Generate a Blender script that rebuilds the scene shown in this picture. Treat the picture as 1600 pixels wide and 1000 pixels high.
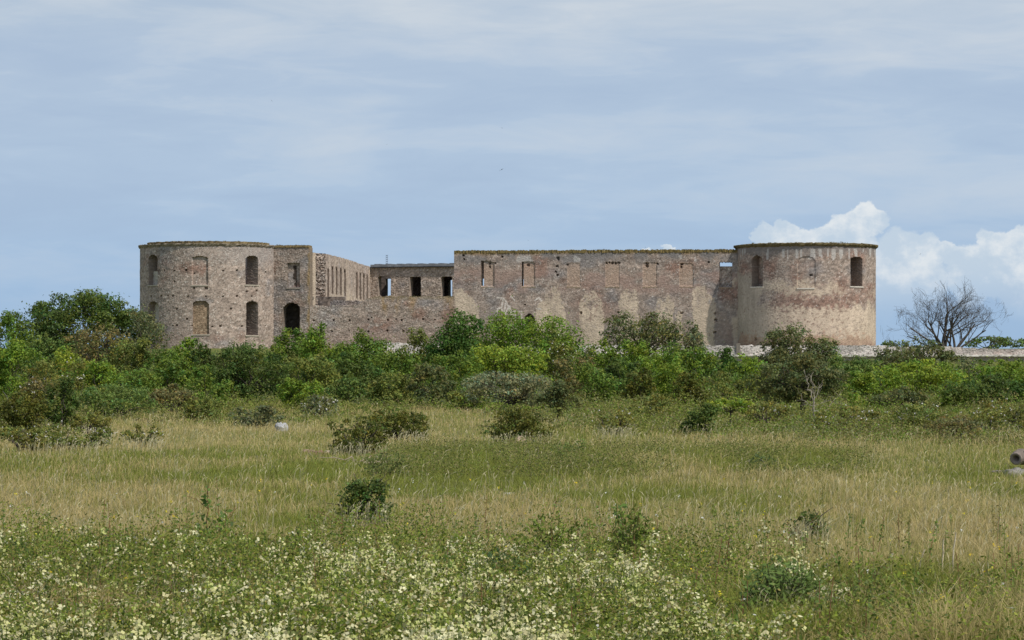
import bpy, math, random
import numpy as np
C = bpy.context.scene
for o in list(bpy.data.objects): bpy.data.objects.remove(o)
F = 4950.0; HC = 2.0; HZ = 580.0          # focal length in 1600-px units, eye height, horizon row

# ---------------------------------------------------------------- camera
cam = bpy.data.cameras.new("Camera"); camo = bpy.data.objects.new("Camera", cam)
C.collection.objects.link(camo); C.camera = camo
camo.location = (0, 0, HC); camo.rotation_euler = (math.radians(90), 0, 0)
cam.sensor_width = 36; cam.lens = F / 1600 * 36; cam.shift_y = (HZ - 500) / 1600
cam.clip_start = 0.5; cam.clip_end = 30000
C.view_settings.view_transform = 'Standard'; C.view_settings.look = 'None'
C.view_settings.exposure = 0.0; C.view_settings.gamma = 1.0

# ---------------------------------------------------------------- sun and sky
SUN_AZ, SUN_EL = math.radians(48), math.radians(50)      # to the right of straight-behind, and above
sd = bpy.data.lights.new("Sun", 'SUN'); so = bpy.data.objects.new("Sun", sd); C.collection.objects.link(so)
sd.energy = 3.5; sd.angle = math.radians(0.6); sd.color = (1.0, 0.95, 0.87)
so.rotation_euler = (math.radians(90) - SUN_EL, 0, SUN_AZ)
W = bpy.data.worlds.new("World"); C.world = W; W.use_nodes = True
nt = W.node_tree; nt.nodes.clear()
def N(t, typ, **kw):
    n = t.nodes.new(typ)
    for k, v in kw.items():
        if k in ('op',): n.operation = v
        elif k == 'inp':
            for i, x in v.items(): n.inputs[i].default_value = x
        else: setattr(n, k, v)
    return n
def mth(t, op, a, b=None, c=None, clamp=False):
    n = t.nodes.new('ShaderNodeMath'); n.operation = op; n.use_clamp = clamp
    for i, x in enumerate((a, b, c)):
        if x is None: continue
        if isinstance(x, (int, float)): n.inputs[i].default_value = x
        else: t.links.new(x, n.inputs[i])
    return n.outputs[0]
def ramp(t, fac, stops):
    n = t.nodes.new('ShaderNodeValToRGB'); e = n.color_ramp.elements
    while len(e) > 1: e.remove(e[-1])
    e[0].position = stops[0][0]; e[0].color = (*stops[0][1], 1)
    for p, c in stops[1:]:
        x = e.new(p); x.color = (*c, 1)
    t.links.new(fac, n.inputs[0]); return n.outputs[0]
def mix(t, f, a, b, mode='MIX'):
    n = t.nodes.new('ShaderNodeMix'); n.data_type = 'RGBA'; n.blend_type = mode
    for i, x in ((0, f), (6, a), (7, b)):
        if isinstance(x, (int, float)): n.inputs[i].default_value = x
        elif isinstance(x, tuple): n.inputs[i].default_value = (*x, 1)
        else: t.links.new(x, n.inputs[i])
    return n.outputs[2]
def sr(r, g, b): return tuple(((c / 255 + 0.055) / 1.055) ** 2.4 if c > 10 else c / 255 / 12.92 for c in (r, g, b))

sky = N(nt, 'ShaderNodeTexSky', sky_type='NISHITA', sun_disc=False)
sky.sun_elevation = SUN_EL; sky.sun_rotation = math.pi - SUN_AZ
tc = nt.nodes.new('ShaderNodeTexCoord'); sx = nt.nodes.new('ShaderNodeSeparateXYZ')
nt.links.new(tc.outputs['Generated'], sx.inputs[0])
az = mth(nt, 'ARCTAN2', sx.outputs[0], sx.outputs[1])      # radians to the right of +Y
el = mth(nt, 'ARCSINE', sx.outputs[2])
def comb(t, x, y, z=0.0):
    n = t.nodes.new('ShaderNodeCombineXYZ')
    for i, v in enumerate((x, y, z)):
        if isinstance(v, (int, float)): n.inputs[i].default_value = v
        else: t.links.new(v, n.inputs[i])
    return n.outputs[0]
def noise(t, vec, scale, detail=4, rough=0.55, dist=0.0):
    n = t.nodes.new('ShaderNodeTexNoise'); n.inputs['Scale'].default_value = scale; n.inputs['Detail'].default_value = detail
    n.inputs['Roughness'].default_value = rough; n.inputs['Distortion'].default_value = dist
    if vec is not None: t.links.new(vec, n.inputs['Vector'])
    return n
base = ramp(nt, mth(nt, 'MULTIPLY', el, 6.0, clamp=True),
            [(0.0, sr(154, 184, 215)), (0.16, sr(162, 190, 220)), (0.36, sr(177, 198, 221)), (0.6, sr(179, 197, 218)), (0.75, sr(181, 197, 214)), (1.0, sr(182, 195, 210))])
st1 = noise(nt, comb(nt, mth(nt, 'MULTIPLY', az, 9.0), mth(nt, 'MULTIPLY', el, 42.0), 3.3), 1.0, 5, 0.5, 0.5)
st2 = noise(nt, comb(nt, mth(nt, 'MULTIPLY', az, 24.0), mth(nt, 'MULTIPLY', el, 120.0), 8.1), 1.0, 6, 0.62, 0.7)
v1 = mth(nt, 'ADD', mth(nt, 'MULTIPLY', st1.outputs[0], 0.7), mth(nt, 'MULTIPLY', st2.outputs[0], 0.3))
veil = N(nt, 'ShaderNodeMapRange', inp={1: 0.47, 2: 0.64, 3: 0.0, 4: 1.0}); nt.links.new(v1, veil.inputs[0])
hi = mth(nt, 'MULTIPLY', veil.outputs[0], mth(nt, 'ADD', mth(nt, 'MULTIPLY', el, 5.5, clamp=True), 0.12), clamp=True)
c1 = mix(nt, mth(nt, 'MULTIPLY', hi, 0.95), base, sr(208, 216, 224))
dk = N(nt, 'ShaderNodeMapRange', inp={1: 0.50, 2: 0.36, 3: 0.0, 4: 1.0}); nt.links.new(v1, dk.inputs[0])
c1 = mix(nt, mth(nt, 'MULTIPLY', dk.outputs[0], 0.42), c1, sr(160, 182, 210))
# fair-weather cumulus low on the right: a field of round heaps, edges torn by noise
dn1 = noise(nt, comb(nt, mth(nt, 'MULTIPLY', az, 70.0), mth(nt, 'MULTIPLY', el, 80.0), 1.0), 1.0, 6, 0.6)
dn2 = noise(nt, comb(nt, mth(nt, 'MULTIPLY', az, 70.0), mth(nt, 'MULTIPLY', el, 80.0), 9.0), 1.0, 6, 0.6)
azd = mth(nt, 'ADD', az, mth(nt, 'MULTIPLY', mth(nt, 'SUBTRACT', dn1.outputs[0], 0.5), 0.016))
eld = mth(nt, 'ADD', el, mth(nt, 'MULTIPLY', mth(nt, 'SUBTRACT', dn2.outputs[0], 0.5), 0.014))
def heap(lst, A, E):
    acc = None
    for (px, py, r) in lst:
        dx = mth(nt, 'SUBTRACT', A, (px - 800) / F); dy = mth(nt, 'SUBTRACT', E, (HZ - py) / F)
        d = mth(nt, 'SQRT', mth(nt, 'ADD', mth(nt, 'MULTIPLY', dx, dx), mth(nt, 'MULTIPLY', dy, dy)))
        f = mth(nt, 'SUBTRACT', 1.0, mth(nt, 'DIVIDE', d, r / F))
        acc = f if acc is None else mth(nt, 'MAXIMUM', acc, f)
    return acc
H1 = [(1350, 347, 34), (1372, 350, 22), (1318, 368, 34), (1290, 380, 30), (1228, 380, 30), (1196, 374, 20), (1255, 392, 38), (1330, 400, 46),
      (1402, 408, 42), (1440, 404, 34), (1470, 396, 20), (1495, 410, 26), (1582, 386, 30), (1552, 396, 34), (1620, 400, 44), (1520, 430, 52),
      (1420, 440, 60), (1360, 450, 60), (1600, 440, 66), (1700, 410, 60), (1780, 440, 70), (1012, 389, 7), (1046, 390, 11), (1060, 393, 10), (-260, 430, 60), (-340, 410, 70)]
hf = heap(H1, azd, eld)
edge = N(nt, 'ShaderNodeMapRange', interpolation_type='SMOOTHSTEP', inp={1: -0.03, 2: 0.15, 3: 0.0, 4: 1.0}); nt.links.new(hf, edge.inputs[0])
fade = N(nt, 'ShaderNodeMapRange', interpolation_type='SMOOTHSTEP', inp={1: (HZ - 520) / F, 2: (HZ - 405) / F, 3: 0.0, 4: 1.0}); nt.links.new(el, fade.inputs[0])
lit = N(nt, 'ShaderNodeMapRange', interpolation_type='SMOOTHSTEP', inp={1: 0.40, 2: 0.66, 3: 0.0, 4: 1.0})
nt.links.new(mth(nt, 'ADD', dn2.outputs[0], mth(nt, 'MULTIPLY', mth(nt, 'SUBTRACT', el, (HZ - 400) / F), 5.0)), lit.inputs[0])
cc = mix(nt, lit.outputs[0], sr(194, 210, 225), sr(232, 236, 238))
cf = mth(nt, 'MULTIPLY', edge.outputs[0], mth(nt, 'MULTIPLY', fade.outputs[0], 0.92))
c2 = mix(nt, cf, c1, cc)
# physically bright sky, scaled, takes over away from the horizon
bgs = mix(nt, 1.0, (0.12, 0.12, 0.12), sky.outputs[0], 'MULTIPLY')
up = N(nt, 'ShaderNodeMapRange', interpolation_type='SMOOTHSTEP', inp={1: 0.16, 2: 0.6, 3: 0.0, 4: 0.55}); nt.links.new(el, up.inputs[0])
c3 = mix(nt, up.outputs[0], c2, bgs)
bg = nt.nodes.new('ShaderNodeBackground'); wo = nt.nodes.new('ShaderNodeOutputWorld')
nt.links.new(c3, bg.inputs[0]); bg.inputs[1].default_value = 1.0; nt.links.new(bg.outputs[0], wo.inputs[0])

# ---------------------------------------------------------------- helpers
R0 = np.random.default_rng(7)
def hash2(ix, iy, seed):
    h = (ix.astype(np.int64) * 374761393 + iy.astype(np.int64) * 668265263 + seed * 974634777) & 0x7fffffff
    h = ((h ^ (h >> 13)) * 1274126177) & 0x7fffffff
    return ((h ^ (h >> 16)) & 0xffff) / 65535.0
def vn(x, y, seed=0):
    x = np.asarray(x, float); y = np.asarray(y, float)
    ix = np.floor(x); iy = np.floor(y); fx = x - ix; fy = y - iy
    fx = fx * fx * (3 - 2 * fx); fy = fy * fy * (3 - 2 * fy)
    a = hash2(ix, iy, seed); b = hash2(ix + 1, iy, seed); c = hash2(ix, iy + 1, seed); d = hash2(ix + 1, iy + 1, seed)
    return a + (b - a) * fx + (c - a) * fy + (a - b - c + d) * fx * fy
def fbm(x, y, seed=0, oct=4, g=0.55):
    s = 0; a = 1; t = 0
    for i in range(oct):
        s = s + a * vn(x * 2 ** i, y * 2 ** i, seed + i * 17); t += a; a *= g
    return s / t
def ss(a, b, x): t = np.clip((x - a) / (b - a), 0, 1); return t * t * (3 - 2 * t)
def X_of(px, Y): return (px - 800) / F * Y
def Z_of(py, Y): return HC + (HZ - py) / F * Y
def ground(X, Y):
    X = np.asarray(X, float); Y = np.asarray(Y, float)
    g = ss(300, 425, Y) * 3.3 + ss(425, 445, Y) * 1.9 - ss(620, 1200, Y) * 5.2
    return g + (fbm(X * 0.10 + 50, Y * 0.05, 5, 3) - 0.5) * 0.22 * ss(14, 40, Y)

def make_mesh(name, V, Q, col=None, smooth=False):
    V = np.ascontiguousarray(V, np.float32); Q = np.ascontiguousarray(Q, np.int32)
    me = bpy.data.meshes.new(name); k = Q.shape[1]
    me.vertices.add(len(V)); me.vertices.foreach_set('co', V.ravel())
    me.loops.add(Q.size); me.loops.foreach_set('vertex_index', Q.ravel())
    me.polygons.add(len(Q)); me.polygons.foreach_set('loop_start', np.arange(0, Q.size, k, dtype=np.int32))
    me.polygons.foreach_set('loop_total', np.full(len(Q), k, np.int32))
    me.polygons.foreach_set('use_smooth', np.full(len(Q), smooth, bool))
    if col is not None:
        at = me.color_attributes.new('Col', 'FLOAT_COLOR', 'POINT')
        c4 = np.ones((len(V), 4), np.float32); c4[:, :3] = col; at.data.foreach_set('color', c4.ravel())
    me.update(calc_edges=True); return me
def link(name, me, mat, parent=None, loc=None):
    o = bpy.data.objects.new(name, me); C.collection.objects.link(o)
    if mat is not None and len(me.materials) == 0: me.materials.append(mat)
    if parent is not None: o.parent = parent
    if loc is not None: o.location = loc
    return o
def tag(o, label=None, cat=None, group=None, kind=None):
    if label: o['label'] = label
    if cat: o['category'] = cat
    if group: o['group'] = group
    if kind: o['kind'] = kind
    return o
def empty(name, loc, label, cat, group=None):
    o = bpy.data.objects.new(name, None); C.collection.objects.link(o); o.location = loc
    o.empty_display_size = 0.3
    return tag(o, label, cat, group)

# ---------------------------------------------------------------- materials
def mat_attr(name, rough=0.9, bump=0.0, bscale=4.0, transl=0.0, spec=0.2, vary=0.0, vscale=3.0):
    m = bpy.data.materials.new(name); m.use_nodes = True; t = m.node_tree; b = t.nodes['Principled BSDF']
    a = t.nodes.new('ShaderNodeAttribute'); a.attribute_name = 'Col'; col = a.outputs[0]
    if vary:
        g = t.nodes.new('ShaderNodeNewGeometry')
        n = noise(t, g.outputs['Position'], vscale, 5, 0.7)
        mr = N(t, 'ShaderNodeMapRange', inp={1: 0.3, 2: 0.7, 3: 1 - vary, 4: 1 + vary}); t.links.new(n.outputs[0], mr.inputs[0])
        hs = t.nodes.new('ShaderNodeVectorMath'); hs.operation = 'SCALE'; t.links.new(col, hs.inputs[0]); t.links.new(mr.outputs[0], hs.inputs['Scale'])
        col = hs.outputs[0]
    t.links.new(col, b.inputs['Base Color']); b.inputs['Roughness'].default_value = rough
    b.inputs['Specular IOR Level'].default_value = spec
    if bump:
        g = t.nodes.new('ShaderNodeNewGeometry'); n = noise(t, g.outputs['Position'], bscale, 6, 0.7)
        bp = t.nodes.new('ShaderNodeBump'); bp.inputs['Strength'].default_value = bump; bp.inputs['Distance'].default_value = 0.06
        t.links.new(n.outputs[0], bp.inputs['Height']); t.links.new(bp.outputs[0], b.inputs['Normal'])
    if transl:
        tr = t.nodes.new('ShaderNodeBsdfTranslucent'); t.links.new(col, tr.inputs[0])
        mx = t.nodes.new('ShaderNodeMixShader'); mx.inputs[0].default_value = transl
        t.links.new(b.outputs[0], mx.inputs[1]); t.links.new(tr.outputs[0], mx.inputs[2])
        t.links.new(mx.outputs[0], t.nodes['Material Output'].inputs[0])
    return m
M_wall = mat_attr('masonry', 0.95, 0.35, 4.0, vary=0.16, vscale=2.6, spec=0.03)
M_leaf = mat_attr('leaf', 0.55, transl=0.36, spec=0.22)
M_grass = mat_attr('grass_blade', 0.7, transl=0.28, spec=0.1)
M_bark = mat_attr('bark', 0.95, 0.5, 12.0, spec=0.05)
M_petal = mat_attr('petal', 0.8, transl=0.25, spec=0.1)
M_stone = mat_attr('stone', 0.9, 0.6, 14.0, vary=0.25, vscale=9.0, spec=0.1)
M_metal = mat_attr('roof_metal', 0.55, 0.15, 5.0, vary=0.1, spec=0.4)

# ---------------------------------------------------------------- ground
def ground_colour(X, Y):
    n = fbm(X * 0.25, Y * 0.10, 31, 4)[:, None]
    return np.array([0.17, 0.165, 0.06]) * (1 - n) + np.array([0.12, 0.15, 0.04]) * n
ys = np.concatenate([np.linspace(-60, 14, 12), np.linspace(15, 170, 120), np.linspace(172, 460, 90), np.array([480, 520, 560, 600, 660, 740, 850, 1000, 1200, 1600, 2500, 4500, 9000, 20000])])
xs = np.sinh(np.linspace(-1, 1, 121) * 7.0) / math.sinh(7.0) * 12000
gx, gy = np.meshgrid(xs, ys); gz = ground(gx, gy)
V = np.stack([gx.ravel(), gy.ravel(), gz.ravel()], 1)
nx, ny = len(xs), len(ys); i = np.arange(nx - 1)[None] + np.arange(ny - 1)[:, None] * nx; i = i.ravel()
me = make_mesh('ground', V, np.stack([i, i + 1, i + nx + 1, i + nx], 1), ground_colour(V[:, 0], V[:, 1]), True)
tag(link('ground', me, mat_attr('meadow_soil', 1.0, 0.6, 9.0, vary=0.35, vscale=2.0, spec=0.0)), kind='structure')

# ---------------------------------------------------------------- masonry
class Flat:
    def __init__(s, px0, Y0, px1, Y1):
        s.a = np.array([X_of(px0, Y0), Y0]); s.b = np.array([X_of(px1, Y1), Y1]); d = s.b - s.a
        s.L = np.hypot(*d); s.d = d / s.L; s.n = np.array([-s.d[1], s.d[0]]); s.u0, s.u1 = 0, s.L
    def xy(s, u, dep): return s.a[0] + s.d[0] * u + s.n[0] * dep, s.a[1] + s.d[1] * u + s.n[1] * dep
class Round:
    def __init__(s, px, Y, R):
        s.c = (X_of(px, Y), Y); s.R = R; s.u0, s.u1 = -math.pi * R, math.pi * R
    def xy(s, u, dep):
        t = u / s.R; return s.c[0] + (s.R - dep) * np.sin(t), s.c[1] - (s.R - dep) * np.cos(t)
def u_of(S, px):
    lo, hi = (S.u0, S.u1) if isinstance(S, Flat) else (-S.R * 1.54, S.R * 1.54)
    u = np.linspace(lo, hi, 4000); x, y = S.xy(u, 0); p = 800 + F * x / y
    return float(np.interp(px, p, u))
def opening(S, x0, x1, yt, yb, rise=0.0, n=1.0):
    u0, u1 = u_of(S, x0), u_of(S, x1); _, Y = S.xy(np.array((u0 + u1) / 2), 0); Y = float(Y)
    return (u0, u1, Z_of(yb, Y), Z_of(yt, Y), rise)
def inside(o, u, z):
    u0, u1, z0, z1, r = o; t = np.clip(np.abs(u - (u0 + u1) / 2) / ((u1 - u0) / 2), 0, 1)
    return (u > u0) & (u < u1) & (z > z0) & (z < z1 - r * (1 - np.sqrt(1 - t * t)))
def wall(name, S, zb, zt, thick, mat, parent, colf, openings=(), pits=(), niches=(), u0=None, u1=None, d0=0.0, res=0.13, rough=0.045, back_d=None, seed=1):
    """a masonry wall as a fine grid: rough front, openings cut right through it, rough back"""
    u0 = S.u0 if u0 is None else u0; u1 = S.u1 if u1 is None else u1
    nu = max(2, int((u1 - u0) / res)); us = np.linspace(u0, u1, nu + 1)
    zt_a = zt(us) if callable(zt) else np.full(nu + 1, float(zt))
    nz = max(2, int((zt_a.max() - zb) / res)); t = np.linspace(0, 1, nz + 1)
    U = np.repeat(us[None], nz + 1, 0); Z = zb + (zt_a[None] - zb) * t[:, None]
    rg = np.random.default_rng(seed)
    D = d0 + rg.uniform(-rough, rough, U.shape) + (fbm(U * 0.8, Z * 0.8, seed) - 0.5) * 0.16 * min(1, rough / 0.045)
    for o in niches: D = D + np.where(inside(o[:5], U, Z), o[5], 0)
    for (pu, pz, ps) in pits:
        D = np.where((np.abs(U - pu) < ps) & (np.abs(Z - pz) < ps * 0.9), D + 0.45, D)
    Xf, Yf = S.xy(U, D); Xb, Yb = S.xy(U, d0 + thick + rg.uniform(-rough, rough, U.shape))
    Vf = np.stack([Xf, Yf, Z], -1).reshape(-1, 3); Vb = np.stack([Xb, Yb, Z], -1).reshape(-1, 3)
    uc = (us[:-1] + us[1:])[None] / 2; zc = (Z[:-1, :-1] + Z[1:, 1:]) / 2; UC = np.repeat(uc, nz, 0)
    solid = np.ones((nz, nu), bool)
    for o in openings: solid &= ~inside(o, UC, zc)
    idx = (np.arange(nz + 1)[:, None] * (nu + 1) + np.arange(nu + 1)[None])
    n = idx.size
    A, B, Cc, Dd = idx[:-1, :-1], idx[:-1, 1:], idx[1:, 1:], idx[1:, :-1]
    q = [np.stack([A[solid], B[solid], Cc[solid], Dd[solid]], 1), np.stack([B[solid], A[solid], Dd[solid], Cc[solid]], 1) + n]
    pad = np.pad(solid, 1); rev = []
    for sh, (p, r_) in (((0, -1), (A, Dd)), ((0, 1), (Cc, B)), ((-1, 0), (B, A)), ((1, 0), (Dd, Cc))):
        nb = pad[1 + sh[0]:1 + sh[0] + nz, 1 + sh[1]:1 + sh[1] + nu]; e = solid & ~nb
        rev.append((p[e], r_[e]))
    V = np.concatenate([Vf, Vb]); UU = np.concatenate([U.ravel(), U.ravel()]); ZZ = np.concatenate([Z.ravel()] * 2)
    xs_, ys_ = S.xy(UU, 0.0)
    col = colf(UU, ZZ, 800 + F * xs_ / ys_, HZ - F * (ZZ - HC) / ys_, rg)
    pa = np.concatenate([x[0] for x in rev]); ra = np.concatenate([x[1] for x in rev]); KD = max(2, int(thick / .3)) if openings else 1
    if len(pa) > 8000: KD = 1
    base_n = len(V); m = len(pa); nv, nc = [], []
    for j in range(KD + 1):
        t_ = j / KD
        for a in (pa, ra):
            x = Vf[a] * (1 - t_) + Vb[a] * t_; zc_ = x[:, 2]; key = a * 7 + j * 131; wv_ = hash2(a, np.full(m, j), 7)
            if 0 < j < KD: x = x + (hash2(a, np.full(m, j), 9)[:, None] - .5) * .05
            nv.append(x); nc.append((col[a] * .3 + col[pa].mean(0) * .7) * (.80 + .16 * wv_ + .5 * (fbm(zc_ * 1.1, np.full(m, j * .6), 12, 3) - .5))[:, None])
        if j: q.append(np.stack([base_n + (2 * j - 2) * m + np.arange(m), base_n + (2 * j - 1) * m + np.arange(m), base_n + (2 * j + 1) * m + np.arange(m), base_n + 2 * j * m + np.arange(m)], 1))
    V = np.concatenate([V] + nv); col = np.concatenate([col] + nc)
    me = make_mesh(name, V, np.concatenate(q), np.clip(col, 0.01, 0.9)); return link(name, me, mat, parent)
def L3(*c): return np.array(c, float)
TAUPE, GREY, BRICK, PALE, DARK, PLAST, LICH = L3(.355, .284, .236), L3(.28, .25, .235), L3(.285, .178, .138), L3(.68, .63, .56), L3(.11, .085, .07), L3(.52, .425, .325), L3(.27, .18, .07)
def blend(c, d, m): return c * (1 - m[:, None]) + d * m[:, None]
def masonry(u, z, rg, brick=0.3, pale=0.06, dark=0.05, grey=0.4, seed=3):
    n1 = fbm(u * 0.35, z * 0.5, seed, 4); n2 = fbm(u * 0.25 + 9, z * 0.3, seed + 5, 4); n3 = fbm(u * 1.2, z * 2.6, seed + 9, 3)
    c = np.repeat(TAUPE[None], len(u), 0)
    c = blend(c, GREY, ss(0.62 - grey * 0.4, 0.95 - grey * 0.4, n1)); c = blend(c, BRICK, ss(0.72 - brick * 0.4, 0.95 - brick * 0.35, n2) * 0.85)
    c = c * (0.68 + 0.64 * n3[:, None])
    course = vn(u * 2.6, np.floor(z * 3.4), seed + 20)[:, None]
    c = c * (0.82 + 0.36 * course)
    row = np.floor(z * 4.1 + .6 * fbm(u * .2, z * .3, seed + 40, 2)); blk = hash2(np.floor(u * 1.9 + row * .37 + vn(u * .7, row, seed + 42)), row, seed + 41)[:, None]; c = c * (.82 + .34 * blk)
    r = rg.random(len(u)); k = vn(u * 5, z * 9, seed + 31)
    c = blend(c, PALE, ((r < pale) * (0.35 + 0.5 * k))); c = blend(c, DARK, ((r > 1 - dark) * 0.7))
    return c * rg.uniform(0.78, 1.22, len(u))[:, None]
def plaster(u, z, rg, seed=40):
    n = fbm(u * 0.9, z * 0.5, seed, 4); n5 = vn(u * 2.2, z * .18, seed + 7); c = PLAST[None] * (0.72 + 0.4 * n[:, None] + .16 * n5[:, None])
    pk = vn(u * 3.1, z * 4.2, seed + 3) * 0.6 + rg.random(len(u)) * 0.4
    c = blend(c, BRICK * 0.8, ss(0.80, 0.86, pk) * 0.75); return c * rg.uniform(0.95, 1.05, len(u))[:, None]
def inpoly(x, y, P):
    r = np.zeros(len(x), bool); j = len(P) - 1
    for i_ in range(len(P)):
        xi, yi = P[i_]; xj, yj = P[j]
        if yi != yj: r ^= ((yi > y) != (yj > y)) & (x < (xj - xi) * (y - yi) / (yj - yi) + xi)
        j = i_
    return r
def topstain(c, z, ztop, u, amount=0.5, seed=60):
    dz = ztop - z; n = vn(u * 1.5, z * 0.25, seed); n2 = fbm(u * 0.6, z * 0.8, seed + 4, 3)
    c = blend(c, L3(.20, .185, .175), ss(2.6, 0.3, dz) * ss(0.3, 0.6, n2) * amount)
    c = blend(c, L3(.5, .48, .45), ss(1.9, 1.3, dz) * ss(0.5, 0.9, dz) * (n > 0.72) * 0.55)
    return blend(c, LICH * 0.9, ss(0.85, 0.35, dz + n2 * 0.5) * 0.85)

castle = empty('castle_ruin', (X_of(790, 455), 455, 5.3), 'roofless brick and limestone castle ruin with two round corner towers', 'castle')
inv = castle.location
def cparent(o):    # keep the built coordinates while hanging the part on its thing
    o.location = (-inv[0], -inv[1], -inv[2]); return o

# --- left round tower
LT = Round(325.5, 460, 9.86); TZ = Z_of(384.5, 460)
def c_left(u, z, px, py, rg):
    c = masonry(u, z, rg, brick=0.2, pale=0.06, dark=0.05, grey=0.22, seed=3)
    c = blend(c, GREY * 1.1, ss(16.5, 18.5, z) * ss(-2, 8, u) * 0.6)
    c = blend(c, BRICK * 0.95 + TAUPE * .3, ss(9, 6.5, z) * ss(2, -10, u) * 0.45)
    c = blend(c, PALE * 0.75, (rg.random(len(u)) < 0.16) * ss(15.5, 18.5, z) * ss(-3, 3, u) * 0.6)
    return c
wl = [opening(LT, 232, 246.5, 398, 445.5, .7), opening(LT, 384, 403.5, 399, 445, .55),
      opening(LT, 231.5, 248, 471, 512, .8), opening(LT, 384.5, 403.5, 470, 524, .55), opening(LT, 300.5, 326, 469.5, 522.5, .5)]
def pits_on(S, L): 
    r = []
    for (px, py, s) in L:
        u = u_of(S, px); _, Y = S.xy(np.array(u), 0); r.append((u, Z_of(py, float(Y)), s * .8))
    return r
PL = [(248, 423, .13), (257, 423, .16), (272, 423, .13), (291, 422, .16), (349, 423, .16), (370, 423, .16), (415, 425, .13), (272, 440, .16),
      (303, 450, .2), (322, 450, .2), (386, 456, .2), (401, 455, .2), (252, 463, .15), (263, 462, .15), (270, 463, .16), (293, 463, .16), (322, 463, .16), (349, 463, .16),
      (370, 463, .16), (393, 463, .16), (413, 463, .13), (426, 463, .13), (303, 427, .16), (276, 483, .16), (292, 498, .18), (361, 483, .16), (412, 484, .13), (425, 484, .12),
      (251, 510, .16), (270, 509, .16), (276, 508, .18), (344, 509, .18), (332, 510, .13), (407, 509, .15), (415, 510, .12), (236, 463, .13), (300, 509, .13), (272, 542, .16), (378, 510, .12)]
tw = cparent(wall('round_tower', LT, 2.6, TZ - .35, 2.2, M_wall, castle, c_left, wl, pits_on(LT, PL),
     niches=[(*opening(LT, 300.5, 324, 401, 445, .2), .28)], seed=11, rough=0.022))
def arc_ring(name, S, prof, mat, parent, col, a0=-math.pi, a1=math.pi, n=240, jit=0.065, seed=5):
    rg = np.random.default_rng(seed); t = np.linspace(a0, a1, n + 1); P = np.array(prof); k = len(P)
    cyc = P.mean(0); T = np.repeat(t[:, None], k, 1); D = P[None, :, 0] + rg.uniform(-jit, jit, T.shape); Z = P[None, :, 1] + rg.uniform(-jit, jit, T.shape)
    x, y = S.xy(T * S.R, D); V = np.stack([x, y, Z], -1).reshape(-1, 3)
    i = (np.arange(n)[:, None] * k + np.arange(k)[None]).ravel(); j = (np.arange(n)[:, None] * k + (np.arange(k)[None] + 1) % k).ravel()
    Q = np.stack([i, i + k, j + k, j], 1); c = np.array(col)[None] * (0.6 + 0.8 * fbm(np.repeat(t, k) * S.R * 2, V[:, 2] * 3, 8, 3)[:, None]) * rg.uniform(.8, 1.2, len(V))[:, None]
    return link(name, make_mesh(name, V, Q, c), mat, parent)
arc_ring('cornice', LT, [(-.05, TZ - .38), (-.22, TZ - .12), (-.22, TZ), (2.3, TZ), (2.3, TZ - .38)], M_wall, tw, (.24, .2, .15), seed=5)
arc_ring('parapet', LT, [(1.1, TZ - .02), (1.0, TZ + .36), (2.2, TZ + .36), (2.2, TZ - .02)], M_wall, tw, (.22, .17, .09), seed=6)
def sill(S, o, parent, col=(.55, .5, .42), dep=.35, out=.1, th=.16):
    us = np.linspace(o[0] - .15, o[1] + .15, 8); P = [(-out, o[2] - th), (-out, o[2] + .02), (dep, o[2] + .02), (dep, o[2] - th)]
    V = []; 
    for u in us:
        for d, z in P: x, y = S.xy(np.array(u), d); V.append((float(x), float(y), z))
    Q = []
    for i in range(7):
        for j in range(4): a = i * 4 + j; b = i * 4 + (j + 1) % 4; Q.append((a, a + 4, b + 4, b))
    Q += [(0, 1, 2, 3), (31, 30, 29, 28)]
    c = np.array(col)[None] * np.random.default_rng(int(abs(o[0]) * 100)).uniform(.8, 1.1, len(V))[:, None]
    return link('window_sill', make_mesh('window_sill', np.array(V), np.array(Q), c), M_wall, parent)
for o in wl[:2] + wl[3:]: sill(LT, o, tw, (.42, .37, .3))
sill(LT, opening(LT, 300.5, 324, 401, 445.5), tw, (.42, .37, .3))
def infill(S, o, dep, parent, colf, seed=1, z0=None, z1=None, rough=.03, th=.35, du=0.12):
    return wall('window_infill', S, (z0 if z0 is not None else o[2] - .1), (z1 if z1 is not None else o[3] + .1), th, M_wall, parent, colf, u0=o[0] - du, u1=o[1] + du, d0=dep, rough=rough, seed=seed)
c_brown = lambda u, z, px, py, rg: masonry(u, z, rg, .15, .05, .08, 0, 77) * L3(.82, .74, .6)
c_pl = lambda u, z, px, py, rg: L3(.50, .45, .385)[None] * (0.8 + .4 * fbm(u, z, 71, 3)[:, None]) * rg.uniform(.95, 1.05, len(u))[:, None]
c_ms = lambda u, z, px, py, rg: masonry(u, z, rg, .2, .07, .06, .3, 78)
infill(LT, wl[4], .35, tw, c_brown, 21)
infill(LT, wl[2], 1.1, tw, c_pl, 22)
infill(LT, wl[0], .8, tw, c_pl, 23, z1=Z_of(424, 455)); infill(LT, wl[0], 1.5, tw, c_ms, 24, z0=Z_of(424, 455) + .01)

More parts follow.
